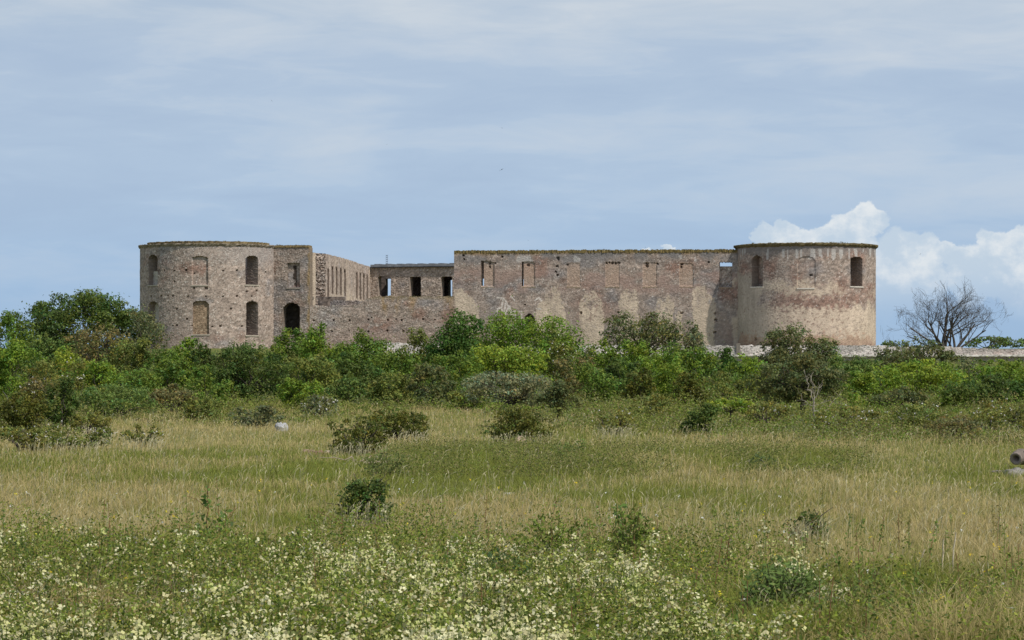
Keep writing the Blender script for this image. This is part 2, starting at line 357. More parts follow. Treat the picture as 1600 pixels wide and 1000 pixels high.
# --- right round tower
RT = Round(1259, 452, 9.93); TZR = Z_of(384.5, 452)
def c_right(u, z, px, py, rg):
    c = masonry(u, z, rg, brick=0.7, pale=0.04, dark=0.06, grey=0.1, seed=13) * 0.92
    p = plaster(u, z, rg, 45)
    n = fbm(u * 0.7, z * 0.9, 51, 4) * 26 + fbm(u * 3, z * 3, 52, 2) * 22 - 24
    yy = py + n
    low = ss(474, 484, yy) * ss(546, 534, yy)
    mid = ss(424, 438, yy + np.interp(px, [1150, 1190, 1250, 1300, 1340, 1370], [12, -4, -10, -14, -34, -20])) * ss(470, 455, yy + np.interp(px, [1150, 1170, 1190, 1370], [-60, -40, 4, 4]))
    m = np.clip(low + mid, 0, 1)
    r = vn(u * 3.0, z * 4.6, 55) * .65 + rg.random(len(u)) * .35
    hole = ss(.66, .76, r) * np.interp(px, [1150, 1190, 1200, 1300, 1370], [.25, .35, 1, .8, .55])
    m = m * (1 - hole * .9); c = blend(c, DARK * 1.3, ss(.72, .8, r) * np.clip(low + mid, 0, 1) * .55)
    p = blend(p, p * L3(.78, .82, .88), ss(1225, 1160, px) * .9)
    c = blend(c, p, m); c = blend(c, L3(.36, .22, .15)[None] * rg.uniform(.8, 1.2, len(u))[:, None], ss(522, 530, yy) * .55)
    c = blend(c, GREY * .72, ss(404, 388, py + n * .4) * .8)
    drip = (vn(u * 3.2, z * .2, 58) > .66) & (py > 389) & (py < 400 + 7 * vn(u * 2, z * 0, 59)); c = blend(c, L3(.52, .5, .47), drip * .6)
    return c
wr = [opening(RT, 1174, 1191.5, 399, 448, .8), opening(RT, 1329, 1347.5, 400.5, 447.5, .45)]
twr = cparent(wall('round_tower', RT, 2.6, TZR - .35, 2.4, M_wall, castle, c_right, wr, pits_on(RT, [(1267, 430, .2), (1160, 520, .15), (1180, 530, .2)]),
     niches=[(*opening(RT, 1246.5, 1273, 401, 450, .6), .11)], seed=12, rough=0.016))
arc_ring('cornice', RT, [(-.02, TZR - .42), (-.3, TZR - .16), (-.32, TZR + .02), (.6, TZR + .12), (2.5, TZR + .1), (2.5, TZR - .42)], M_wall, twr, (.13, .105, .055), seed=7)
for o in wr + [opening(RT, 1246.5, 1271, 401, 450)]: sill(RT, o, twr, (.6, .55, .47))
infill(RT, wr[0], 1.3, twr, lambda u, z, px, py, rg: masonry(u, z, rg, .9, .02, .05, 0, 88) * .9, 31)
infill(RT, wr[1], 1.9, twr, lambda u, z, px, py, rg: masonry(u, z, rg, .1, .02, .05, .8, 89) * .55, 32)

# --- front walls on one line, from the left tower to the right tower
def Yl(px): return 458 + (450.5 - 458) * (px - 420) / (1155 - 420)
S1 = Flat(424, Yl(424), 484, Yl(484)); z1 = Z_of(386.5, Yl(455))
def c_conn(u, z, px, py, rg):
    c = masonry(u, z, rg, brick=0.2, pale=0.06, dark=0.12, grey=0.55, seed=23) * 0.84
    c = blend(c, PALE * .9, (rg.random(len(u)) < .1) * ss(470, 520, py) * .7)
    return blend(c, LICH * 1.2, ss(479, 484, px + (vn(u * 3, z * 1.5, 5) - .5) * 6) * .6)
oc = opening(S1, 442.5, 469, 473, 523, .9)
conn = cparent(wall('connecting_wall', S1, 2.6, z1, 2.4, M_wall, castle, c_conn, [oc, opening(S1, 449, 468, 411, 449.5)], seed=14, rough=.035))
o_ = opening(S1, 449, 468, 411, 449.5); sill(S1, oc, conn, (.3, .26, .22)); sill(S1, o_, conn, (.3, .26, .22))
infill(S1, o_, .45, conn, lambda u, z, px, py, rg: np.where(((px + (vn(u * 0, z * 2.4, 9) - .5) * 6 > 459) & (px < 463.5) & (py > 415))[:, None], DARK * .5, masonry(u, z, rg, .5, .04, .05, .4, 24) * 1.05), 33)
wall('inner_wall', S1, 5.3, Z_of(462, 457), 1.0, M_wall, conn, lambda u, z, px, py, rg: masonry(u, z, rg, .1, .02, .1, .8, 25) * .6, d0=6.5, u0=-6, u1=S1.L + 4, seed=18, rough=.05, res=.3)  # dark back wall added so the archway looks into darkness
# cap slab of the connecting wall
def slab(name, S, u0, u1, d0, d1, za, zb_, mat, parent, col, n=30, jit=.04, seed=3):
    rg = np.random.default_rng(seed); us = np.linspace(u0, u1, n + 1); P = [(d0, za), (d0, zb_), (d1, zb_), (d1, za)]; V = []
    for u in us:
        for d, z in P:
            x, y = S.xy(np.array(u), d + rg.uniform(-jit, jit)); V.append((float(x), float(y), z + rg.uniform(-jit, jit)))
    Q = [(0, 1, 2, 3), (n * 4 + 3, n * 4 + 2, n * 4 + 1, n * 4)]
    for i in range(n):
        for j in range(4): a = i * 4 + j; b = i * 4 + (j + 1) % 4; Q.append((a, a + 4, b + 4, b))
    V = np.array(V); c = np.array(col)[None] * rg.uniform(.75, 1.2, len(V))[:, None]
    return link(name, make_mesh(name, V, np.array(Q), c), mat, parent)
slab('wall_cap', S1, u_of(S1, 430), S1.L - .1, -.15, 2.5, z1 + .003, z1 + .3, M_wall, conn, (.24, .18, .09))

S2 = Flat(484, Yl(484), 709.5, Yl(709.5))
def prof(S, pts):
    P = np.array(pts, float)
    def f(u):
        x, y = S.xy(u, 0); p = 800 + F * x / y; yy = np.interp(p, P[:, 0], P[:, 1]); z = Z_of(yy, y)
        return z + (vn(u * 2.3, u * 0, 61) - .5) * .22 + (vn(u * 6, u * 0, 62) - .5) * .14
    return f
def c_breach(u, z, px, py, rg):
    c = masonry(u, z, rg, brick=0.3, pale=0.04, dark=0.06, grey=0.35, seed=33) * .95
    c = blend(c, PALE, (rg.random(len(u)) < .13) * ss(560, 490, px) * .75)
    rd = np.exp(-((px - 592) / 26) ** 2 - ((py - 508) / 12) ** 2) * ss(.35, .6, fbm(u, z * 1.5, 35, 3)); c = blend(c, BRICK * 1.1, rd)
    c = blend(c, BRICK * 1.05 + .04, ss(505, 535, py) * .35)
    for x0, w, a in ((601, 4, .8), (618, 5, .6), (645, 6, .5), (488, 3, .5), (702, 8, .4)):
        c = blend(c, L3(.36, .22, .07), np.exp(-((px - x0) / w) ** 2) * ss(500, 468, py) * ss(.35, .55, fbm(u * 2, z * .8, 36, 3)) * a)
    return blend(c, L3(.22, .17, .08), ss(470, 464, py) * .5 * ss(565, 580, px))
PB = [(490, 500.5, .13), (521, 500.5, .14), (546, 500.5, .15), (575, 499.5, .17), (606, 500, .13), (619, 498.5, .13), (627, 500, .16), (660.5, 498.5, .17), (679, 499, .15), (502, 517.5, .15), (518, 517.5, .14),
      (545, 517, .1), (576, 518, .18), (604.5, 516.5, .14), (630, 517, .15), (580, 496, .1), (579.5, 530.5, .13), (705, 496, .15)]
br = cparent(wall('breached_wall', S2, 2.6, prof(S2, [(484, 477), (512, 478), (556, 476.5), (566, 471), (574, 467), (590, 463.5), (604, 462), (640, 464), (710, 463.5)]), 1.3, M_wall, castle, c_breach, (), pits_on(S2, PB), seed=15, rough=.032))
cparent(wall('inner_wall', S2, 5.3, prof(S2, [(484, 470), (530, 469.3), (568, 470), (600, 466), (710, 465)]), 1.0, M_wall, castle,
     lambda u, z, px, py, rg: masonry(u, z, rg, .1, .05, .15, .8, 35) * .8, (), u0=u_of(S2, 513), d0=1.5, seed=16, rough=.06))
S3 = Flat(709.5, Yl(709.5), 1154, Yl(1154))
PP = [[(709, 452), (722, 456), (731, 462), (740, 472), (748, 476), (749, 560), (709, 560)],
      [(836, 560), (837, 482), (845, 470), (856, 456), (864, 446), (873, 447), (876, 466), (883, 480), (885, 560)],
      [(908, 560), (905, 478), (914, 460), (926, 452), (938, 462), (943, 476), (945, 560)],
      [(968, 560), (967, 474), (970, 456), (984, 450), (994, 456), (998, 478), (998, 560)],
      [(1026, 560), (1025, 470), (1031, 456), (1046, 452), (1053, 462), (1053, 560)],
      [(1056, 560), (1056, 486), (1066, 484), (1068, 560)],
      [(1084, 560), (1083, 500), (1081, 462), (1090, 450), (1104, 454), (1107, 466), (1113, 460), (1120, 454), (1120, 478), (1117, 490), (1116, 560)],
      [(1140, 480), (1139, 450), (1150, 430), (1156, 430), (1156, 545), (1147, 545)]]
SC = [[(778, 465), (787, 466), (792, 474), (796, 486), (800, 488)], [(786, 468), (784, 480), (778, 482), (775, 490), (778, 500)], [(799, 463), (804, 469)], [(790, 470), (788, 490), (792, 500)],
      [(800, 486), (815, 487), (815, 499)], [(796, 478), (800, 497), (805, 490), (807, 499)], [(784, 482), (789, 492), (794, 480), (798, 490)], [(836, 469), (842, 465), (846, 470)], [(838, 482), (845, 483)]]
def seg_d(px, py, P):
    d = np.full(len(px), 1e9)
    for (x0, y0), (x1, y1) in zip(P[:-1], P[1:]):
        t = np.clip(((px - x0) * (x1 - x0) + (py - y0) * (y1 - y0)) / ((x1 - x0) ** 2 + (y1 - y0) ** 2), 0, 1)
        d = np.minimum(d, np.hypot(px - x0 - t * (x1 - x0), py - y0 - t * (y1 - y0)))
    return d
def c_front(u, z, px, py, rg):
    c = masonry(u, z, rg, brick=0.55, pale=0.05, dark=0.07, grey=0.5, seed=43) * .93
    c = blend(c, TAUPE * .95, ss(455, 520, py) * .6)
    c = blend(c, BRICK * .9 + GREY * .25, ss(470, 440, np.abs(py - 440) * 3 + 400) * ss(.4, .6, fbm(u * .3, z * .6, 47, 3)) * .6)
    jx = px + (fbm(u * 2.2, z * 1.2, 44, 4, .8) - .5) * 7; jy = py + (fbm(u * .9, z * .3, 46, 5, .75) - .5) * 46
    m = np.zeros(len(u))
    for P in PP: m = np.maximum(m, inpoly(jx, jy, P).astype(float))
    er = fbm(u * .9, z * .7, 50, 5, .75); er2 = fbm(u * .45, z * .25, 53, 4, .7); m = m * ss(.36, .44, er + ss(468, 505, py) * .12) * ss(.34, .46, er2 + ss(475, 520, py) * .14); p = plaster(u, z, rg, 48); r = vn(u * 3.4, z * 5, 49) * .6 + rg.random(len(u)) * .4
    up = ss(486, 456, py); sp = np.interp(px, [700, 830, 895, 900, 1000, 1070, 1080], [.25, .1, .1, .8, .9, .6, .3])
    m = m * (1 - ss(.60, .74, r + up * .12) * np.clip(sp + up * .25, 0, 1) * .85)
    c = blend(c, p, m)
    for P in SC: c = blend(c, L3(.66, .60, .54), ss(1.5, .7, seg_d(px, py, P) + (vn(u * 4, z * 4, 4) - .5) * .7) * .85)
    for x0, x1 in ((752, 772), (816, 836), (886, 906.5), (946, 967), (1004, 1026), (1062, 1083)):
        k = ((px > x0) & (px < x1) & (py > 410) & (py < 448)).astype(float)
        c = blend(c, L3(.40, .29, .215)[None] * rg.uniform(.75, 1.3, len(u))[:, None], k * .62)
        c = blend(c, L3(.18, .14, .07), ((px > x0 - 1) & (px < x1 + 1) & (np.abs(py - 449) < .9)) * .6)
    return topstain(c, z, z3, u, 1.0)
z3 = Z_of(391.6, Yl(930))
of = [opening(S3, 1124.5, 1144.5, 409.5, 449), opening(S3, 751.5, 755.5, 408, 447), opening(S3, 815, 818, 409, 447), opening(S3, 819, 835, 490, 520, .8)]
nf = [(*opening(S3, x0, x1, y0, 447, .25), d) for x0, x1, y0, d in ((752, 772, 408, .2), (816, 836, 409, .16), (886, 906.5, 411, .06), (946, 967, 411, .07), (1004, 1026, 410, .1), (1062, 1083, 411, .1))]
PF = [(765, 412, .22), (765, 417, .2), (825.5, 414, .22), (887, 413, .18), (872, 403, .2), (872, 406, .18), (870, 416, .22), (871, 430, .2), (868, 424, .16), (952, 410.5, .2), (957, 410.8, .2), (962, 411, .2), (948, 410.5, .2),
      (967, 411, .2), (1011, 412, .18), (1011, 416, .2), (1065, 413, .2), (1065, 417, .18), (1108, 410, .16), (966.5, 488, .2), (908, 489, .2), (908, 519, .2), (907, 524, .13), (1118, 500, .2), (1117, 519, .2), (1117, 490, .16),
      (724, 399, .17), (725, 405, .16), (785, 401, .15), (1065, 489.5, .2), (820, 476, .1), (905, 532, .15), (1027, 412, .15), (773, 411, .15)]
fr = cparent(wall('front_wall', S3, 2.6, lambda u: z3 - .12 + (vn(u * 3, u * 0, 64) - .5) * .2 + (vn(u * .4, u * 0, 65) - .5) * .22, 2.2, M_wall, castle, c_front, of, pits_on(S3, PF), nf, seed=17, rough=.022))
slab('wall_cap', S3, .0, S3.L - .3, -.06, 2.2, z3 - .3, z3 + .08, M_wall, fr, (.17, .13, .055), n=300, jit=.09)
sill(S3, of[0], fr, (.3, .22, .16)); 
infill(S3, of[0], 1.0, fr, lambda u, z, px, py, rg: masonry(u, z, rg, .6, .2, .05, .2, 91) * 1.15, 34, z1=Z_of(415.5, 450))
infill(S3, of[1], .8, fr, c_ms, 35, z0=Z_of(435, 454)); infill(S3, of[2], .8, fr, c_ms, 36, z0=Z_of(436, 454))
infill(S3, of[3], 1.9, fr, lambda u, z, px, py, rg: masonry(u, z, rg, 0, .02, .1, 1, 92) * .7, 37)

slab('shade_slab', S1, -6, S1.L - .25, 2.45, 7.4, Z_of(466, 457), Z_of(462, 457), M_wall, conn, (.2, .17, .14), n=6)  # unseen ceiling slab added to block light behind the archway
def tufts(S, z, uu, dd, parent, n, seed):
    rg = np.random.default_rng(seed); cu = rg.uniform(uu[0], uu[1], n); j = rg.integers(0, n, n * 14); u = cu[j] + rg.normal(size=len(j)) * .18; d = rg.uniform(dd[0], dd[1], n)[j]; hgt = rg.uniform(.03, .16, n)[j]
    x, y = S.xy(u, d); P = np.stack([x, y, z + hgt * rg.random(len(j))], 1); Nn = rg.normal(size=P.shape) * .5 + (0, -.8, .3); Nn /= np.linalg.norm(Nn, axis=1)[:, None]; V, Q = leaf_quads(P, Nn, .09 * np.ones(len(P)), rg, .5)
    o = link('weed_tufts', make_mesh('weed_tufts', V, Q, np.repeat(np.array([.17, .145, .05])[None] * rg.uniform(.5, 1.4, (len(P), 1)), 4, 0)), M_leaf, parent); o['kind'] = 'stuff'
LATE = [(S3, z3 + .05, (1, S3.L - 1), (.1, 1.6), fr, 46, 1), (RT, TZR + .1, (-14, 14), (.2, 1.8), twr, 15, 2), (LT, TZ + .3, (-13, 13), (1.2, 2.0), tw, 26, 3), (S1, z1 + .28, (.5, S1.L - .5), (.1, 1.5), conn, 8, 4), (S2, Z_of(463.6, Yl(650)), (u_of(S2, 600), u_of(S2, 706)), (.1, 1.0), br, 14, 5)]
# --- rubble end, plaster jamb and the side wing running away from the viewer
S4 = Flat(484.5, 461.5, 493, 462.5)
cparent(wall('jamb', S4, 5.3, Z_of(394.5, 462), 1.2, M_wall, castle, lambda u, z, px, py, rg: blend(plaster(u, z, rg, 81) * .85, LICH, ss(486, 484.5, px) * .5), seed=51, rough=.03))
S5 = Flat(492.5, 463.5, 508.5, 465.5)
cparent(wall('rubble_end', S5, 5.3, Z_of(396, 465), 1.5, M_wall, castle, lambda u, z, px, py, rg: masonry(u, z, rg, .35, .16, .25, .2, 82) * .95, seed=52, rough=.2))
S6 = Flat(508.5, 465.5, 578.5, 516.5)
ow = []
def c_wing(u, z, px, py, rg):
    c = masonry(u, z, rg, brick=.1, pale=.02, dark=.03, grey=.1, seed=83) * 1.05
    s = vn(u * 1.1, z * .1, 84)
    for o in ow: c = blend(c, L3(.12, .085, .068), ((u > o[0] - .12) & (u < o[1] + .35) & (z > o[2] - .1) & (z < o[3] + .1)) * 1.0)  # shade of the slot windows painted into the wall colour around them
    slot_shade = np.zeros(len(u)); 
    for o in ow: slot_shade = np.maximum(slot_shade, ((u > o[0] - .12) & (u < o[1] + .35) & (z > o[2] - .1) & (z < o[3] + .1)) * 1.0)
    return blend(c, PLAST * 1.1, np.clip(ss(15.5, 12.5, z) * .6 * ss(.2, .7, s) + ss(.6, .9, s) * .35, 0, 1) * (1 - slot_shade))
zw = Z_of(396.5, 466)
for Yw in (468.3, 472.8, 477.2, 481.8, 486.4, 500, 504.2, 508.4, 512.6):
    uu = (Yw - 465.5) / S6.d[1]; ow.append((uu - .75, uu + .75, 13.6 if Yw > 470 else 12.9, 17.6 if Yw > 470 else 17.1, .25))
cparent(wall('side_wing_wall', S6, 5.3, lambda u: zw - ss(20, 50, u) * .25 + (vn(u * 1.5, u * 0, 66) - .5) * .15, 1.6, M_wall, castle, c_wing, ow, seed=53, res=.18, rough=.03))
S6b = Flat(480 - 60, 468, 525 - 60, 525)
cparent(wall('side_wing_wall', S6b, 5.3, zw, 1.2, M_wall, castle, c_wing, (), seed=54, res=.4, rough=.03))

# --- far wing closing the courtyard, roofed with grey sheet
S7 = Flat(578.5, 516.5, 742, 510.5); z7 = Z_of(416.5, 514)
c_far = lambda u, z, px, py, rg: blend(masonry(u, z, rg, brick=.3, pale=.04, dark=.04, grey=.1, seed=85) * 1.08, PLAST, ss(13.5, 12, z + fbm(u * .6, z, 86, 3) * 3 - 1.5) * .4 * ss(20, 60, px - 600))
o7 = [opening(S7, 591, 610, 431.5, 464, .14), opening(S7, 640, 657.5, 432, 464, .14), opening(S7, 689, 706.5, 432, 464, .14)]
fw = cparent(wall('far_wing_wall', S7, 5.3, z7, 1.5, M_wall, castle, c_far, o7, seed=55, res=.15, rough=.04))
for o in o7: sill(S7, o, fw, (.6, .56, .5))
S8 = Flat(560, 530, 760, 523)
cparent(wall('far_wing_wall', S8, 5.3, z7 - .02, 1.2, M_wall, castle, lambda u, z, px, py, rg: masonry(u, z, rg, .2, .03, .04, .5, 87) * .45,  # interior shade put into this wall's colour, darker than the near wall
     [opening(S8, 601, 622, 435.5, 466), opening(S8, 700.5, 722, 436, 466), opening(S8, 730, 758, 430, 466)], seed=56, res=.3, rough=.03))
for e0, e1 in (((574, 529.5), (577, 517)), ((744, 510.6), (738, 523.4))):  # end walls added to shut light out of the far wing
    cparent(wall('far_wing_wall', Flat(e0[0], e0[1], e1[0], e1[1]), 5.3, z7 - .03, .8, M_wall, castle, lambda u, z, px, py, rg: masonry(u, z, rg, .2, .03, .04, .5, 88) * .8, seed=58, res=.4))
cparent(slab('wing_shade_floor', S7, .3, S7.L - .2, 1.52, 12.6, 12.6, 13.0, M_wall, castle, (.12, .1, .09), n=6))  # unseen floor slab added to keep the wing's windows dark
rf = cparent(slab('roof', S7, 0.2, S7.L, -.45, 17.5, z7 + .004, z7 + .38, M_metal, castle, (.22, .225, .235), n=40, jit=.02))
for k in range(8):      # standing laps along the eave
    u = 0.6 + k * 1.85 + .1 * (k % 3); slab('roof_lap', S7, u, u + 1.0, .3, 16, z7 + .37, z7 + .52, M_metal, rf, (.17, .175, .185), n=2, jit=.01, seed=k)
slab('eave_gutter', S7, 0.2, S7.L, -.5, -.3, z7 - .14, z7 + .0, M_metal, rf, (.02, .02, .022), n=10, jit=.0)

# --- little ladder above the far roof
def tube_batch(lines, sides=5, col=(0.1, 0.08, 0.06), seed=0, var=.2, axis=None):
    rg = np.random.default_rng(seed); VV = []; QQ = []; base_i = 0
    cs = np.cos(np.arange(sides) * 2 * math.pi / sides); sn = np.sin(np.arange(sides) * 2 * math.pi / sides)
    for pts, rad in lines:
        P = np.asarray(pts, float); r = np.asarray(rad, float); n = len(P)
        T = np.gradient(P, axis=0); T /= np.linalg.norm(T, axis=1)[:, None] + 1e-9
        if axis is not None: T[:] = axis
        ref = np.array([0, 1.0, 0.01]) if abs(T[0][1]) < .8 else np.array([1.0, 0, 0])
        A = np.cross(T, ref); A /= np.linalg.norm(A, axis=1)[:, None] + 1e-9; B = np.cross(T, A)
        V = P[:, None] + (A[:, None] * cs[None, :, None] + B[:, None] * sn[None, :, None]) * r[:, None, None]
        VV.append(V.reshape(-1, 3)); i = (np.arange(n - 1)[:, None] * sides + np.arange(sides)[None]).ravel(); j = (np.arange(n - 1)[:, None] * sides + (np.arange(sides)[None] + 1) % sides).ravel()
        QQ.append(np.stack([i, j, j + sides, i + sides], 1) + base_i); base_i += n * sides
    V = np.concatenate(VV); Q = np.concatenate(QQ); c = np.array(col)[None] * rg.uniform(1 - var, 1 + var, len(V))[:, None]
    return V, Q, c
def tube_obj(name, lines, col, mat, parent, seed=0, sides=5, org=(0, 0, 0), axis=None):
    V, Q, c = tube_batch(lines, sides, col, seed, axis=axis); return link(name, make_mesh(name, V - np.array(org), Q, c, True), mat, parent)
yl = 516.0; xl = X_of(604.5, yl); zl = z7 + .35; org = (xl, yl, zl)
lad = empty('ladder', org, 'tiny grey metal ladder standing up over the far sheet roof', 'ladder')
for s in (-.13, .13): tube_obj('rail', [([(xl + s, yl, zl), (xl + s, yl, zl + 1.65)], [.025, .025])], (.12, .14, .18), M_metal, lad, org=org)
for k in range(5): tube_obj('rung', [([(xl - .15, yl, zl + .2 + k * .32), (xl + .15, yl, zl + .2 + k * .32)], [.05, .05])], (.10, .12, .16), M_metal, lad, org=org)

# --- rampart in front of the castle
SR = Flat(545, 427, 1760, 424)
def c_ramp(u, z, px, py, rg):
    c = L3(.62, .56, .52)[None] * (0.65 + .7 * fbm(u * 1.3, z * 2.2, 95, 4)[:, None]); c = blend(c, L3(.42, .29, .24), ss(1430, 1560, px) * .55 * fbm(u * .8, z, 97, 3) * 1.4)
    c = blend(c, L3(.10, .085, .075), (rg.random(len(u)) < .12) * .6); c = blend(c, PALE, (rg.random(len(u)) < .22) * .7)
    c = blend(c, L3(.26, .24, .22), ss(.5, .7, fbm(u * .5, z * .6, 96, 3)) * .5)
    return blend(c, L3(.30, .27, .2), ss(557.5, 560, py) * .7)
ramp_o = empty('rampart_wall', (X_of(1360, 425), 425, 3.2), 'low pale limestone rampart wall running below the castle base', 'wall')
def rpar(o): o.location = tuple(-v for v in ramp_o.location); return o
zr = prof(SR, [(545, 536), (690, 536), (700, 540), (1380, 540), (1400, 541.5), (1480, 541.5), (1520, 543.5), (1560, 546), (1760, 549)])
rpar(wall('wall', SR, .6, lambda u: zr(u), 16, M_wall, ramp_o, c_ramp, seed=57, res=.16, rough=.05))
rpar(slab('ledge', SR, 0, SR.L, -.45, .3, Z_of(557, 426), Z_of(554.3, 426), M_wall, ramp_o, (.62, .58, .52), n=300, jit=.05))
rpar(slab('drain_buttress', SR, u_of(SR, 1150.5), u_of(SR, 1156.5), -.3, .2, 4.2, 5.75, M_wall, ramp_o, (.2, .175, .15), n=3, jit=.02))

# ---------------------------------------------------------------- vegetation
def leaf_quads(P, Nrm, size, rg, aspect=.55):
    n = len(P); r = rg.normal(size=(n, 3)); T = np.cross(Nrm, r); T /= np.linalg.norm(T, axis=1)[:, None] + 1e-9; B = np.cross(Nrm, T)
    s = (size * rg.uniform(.6, 1.35, n))[:, None]; a = T * s; b = B * s * aspect
    V = np.stack([P - a, P + b * 1.0 + a * .1, P + a, P - b * 1.0 + a * .1], 1).reshape(-1, 3); Q = np.arange(4 * n).reshape(-1, 4); return V, Q
for a_ in LATE: tufts(*a_)
K = dict(   # leaf albedo, density
 bright=dict(c=(.172, .255, .028), n=5.0), yellow=dict(c=(.225, .295, .034), n=5.0), green=dict(c=(.142, .208, .03), n=5.0), dark=dict(c=(.092, .135, .026), n=5.5),
 maple=dict(c=(.075, .14, .022), n=5.5), olive=dict(c=(.175, .20, .042), n=4.6), grey=dict(c=(.17, .182, .08), n=3.4), silver=dict(c=(.24, .255, .13), n=4.4),
 haw=dict(c=(.14, .155, .052), n=3.4), junip=dict(c=(.13, .14, .025), n=5.0), brown=dict(c=(.20, .175, .062), n=3.4), blue=dict(c=(.14, .20, .045), n=4.4), rose=dict(c=(.195, .20, .045), n=3.6))
CID = [0]
def crown_leaves(w, dep, zb_, zt_, kind, Y, rg, nl=16, lsz=2.6, dens=1.0, up=.0, cone=0.0):
    k = K[kind]; a, b, c = w / 2, dep / 2, (zt_ - zb_) / 2; zc = (zt_ + zb_) / 2
    d = rg.normal(size=(nl, 3)); d[:, 2] = d[:, 2] * .9 + up; d /= np.linalg.norm(d, axis=1)[:, None]
    rl = rg.uniform(.26, .46, nl); cen = d * (1 - rl[:, None]) * np.array([a, b, c]) * rg.uniform(.8, 1.06, (nl, 1))
    if cone: cen[:, :2] *= (1 - cone * np.clip(cen[:, 2:3] / c * .5 + .5, 0, 1))
    lr = rl[:, None] * np.array([a, b, c]) * .7 + rl[:, None] * min(a, c) * .4
    ns = 8; s = rg.normal(size=(nl, ns, 3)); s[..., 2] += .35; s /= np.linalg.norm(s, axis=2)[..., None]
    scen = cen[:, None] + s * lr[:, None] * rg.uniform(.55, .95, (nl, ns, 1)); srad = (lr[:, None] * rg.uniform(.28, .5, (nl, ns, 1)))
    px_s = 3168.0 / Y; lm = lsz / px_s / 2     # half length of a leaf spray, metres
    area = w * (zt_ - zb_) * .8 * px_s ** 2; n = int(k['n'] * dens * area / (2 * (lsz / 2) ** 2 * .6)); n = max(400, min(int(n * 1.15), 70000))
    li = rg.integers(0, nl, n); si = rg.integers(0, ns, n); q = rg.normal(size=(n, 3)); q[:, 2] += .25; q /= np.linalg.norm(q, axis=1)[:, None]
    rr = rg.uniform(.45, 1.05, n) + (rg.random(n) < .12) * rg.exponential(.28, n)
    P = scen[li, si] + q * srad[li, si] * rr[:, None]
    core = rg.random(n) < .12; P[core] = cen[li[core]] + rg.normal(size=(core.sum(), 3)) * lr[li[core]] * .35
    ex = np.percentile(P[:, 0], [1.2, 98.8]); fx_ = w / (ex[1] - ex[0]); ez = np.percentile(P[:, 2], 99.3); fz_ = c / ez
    ox = -(ex[0] + ex[1]) / 2; P = (P + np.array([ox, 0, 0])) * np.array([fx_, fx_, fz_]); cen = (cen + np.array([ox, 0, 0])) * np.array([fx_, fx_, fz_]); lr = lr * np.array([fx_, fx_, fz_])
    P[:, 2] += zc; P[:, 2] = np.where(P[:, 2] < zb_ * .0 + .02, rg.uniform(.02, .3, n), P[:, 2])
    Nn = q * 1.0 + rg.normal(size=(n, 3)) * .45 + np.array([0, -.1, .35]); Nn /= np.linalg.norm(Nn, axis=1)[:, None]
    base_c = np.array(k['c']); lobe_v = rg.uniform(.82, 1.2, nl); sub_v = rg.uniform(.8, 1.25, (nl, ns)); hue = rg.normal(0, .07, (nl, ns))
    cf = lobe_v[li] * sub_v[li, si] * rg.uniform(.7, 1.35, n); h = hue[li, si] + rg.normal(0, .06, n)
    col = base_c[None] * cf[:, None]; col[:, 0] *= 1 + h * 1.6; col[:, 2] *= 1 - h
    V, Q = leaf_quads(P, Nn, lm, rg, .62)
    cen[:, 2] += zc; return V, Q, np.repeat(np.clip(col, .005, .8), 4, 0), cen, lr
def limb(p0, p1, r0, r1, rg, n=6, wob=.08, sag=.0):
    p0 = np.array(p0, float); p1 = np.array(p1, float); t = np.linspace(0, 1, n)[:, None]; L = np.linalg.norm(p1 - p0)
    P = p0 + (p1 - p0) * t + rg.normal(size=(n, 3)) * wob * L * np.sin(t * math.pi); P[:, 2:] += (np.sqrt(t) - t) * L * sag
    return P, r0 + (r1 - r0) * t[:, 0]
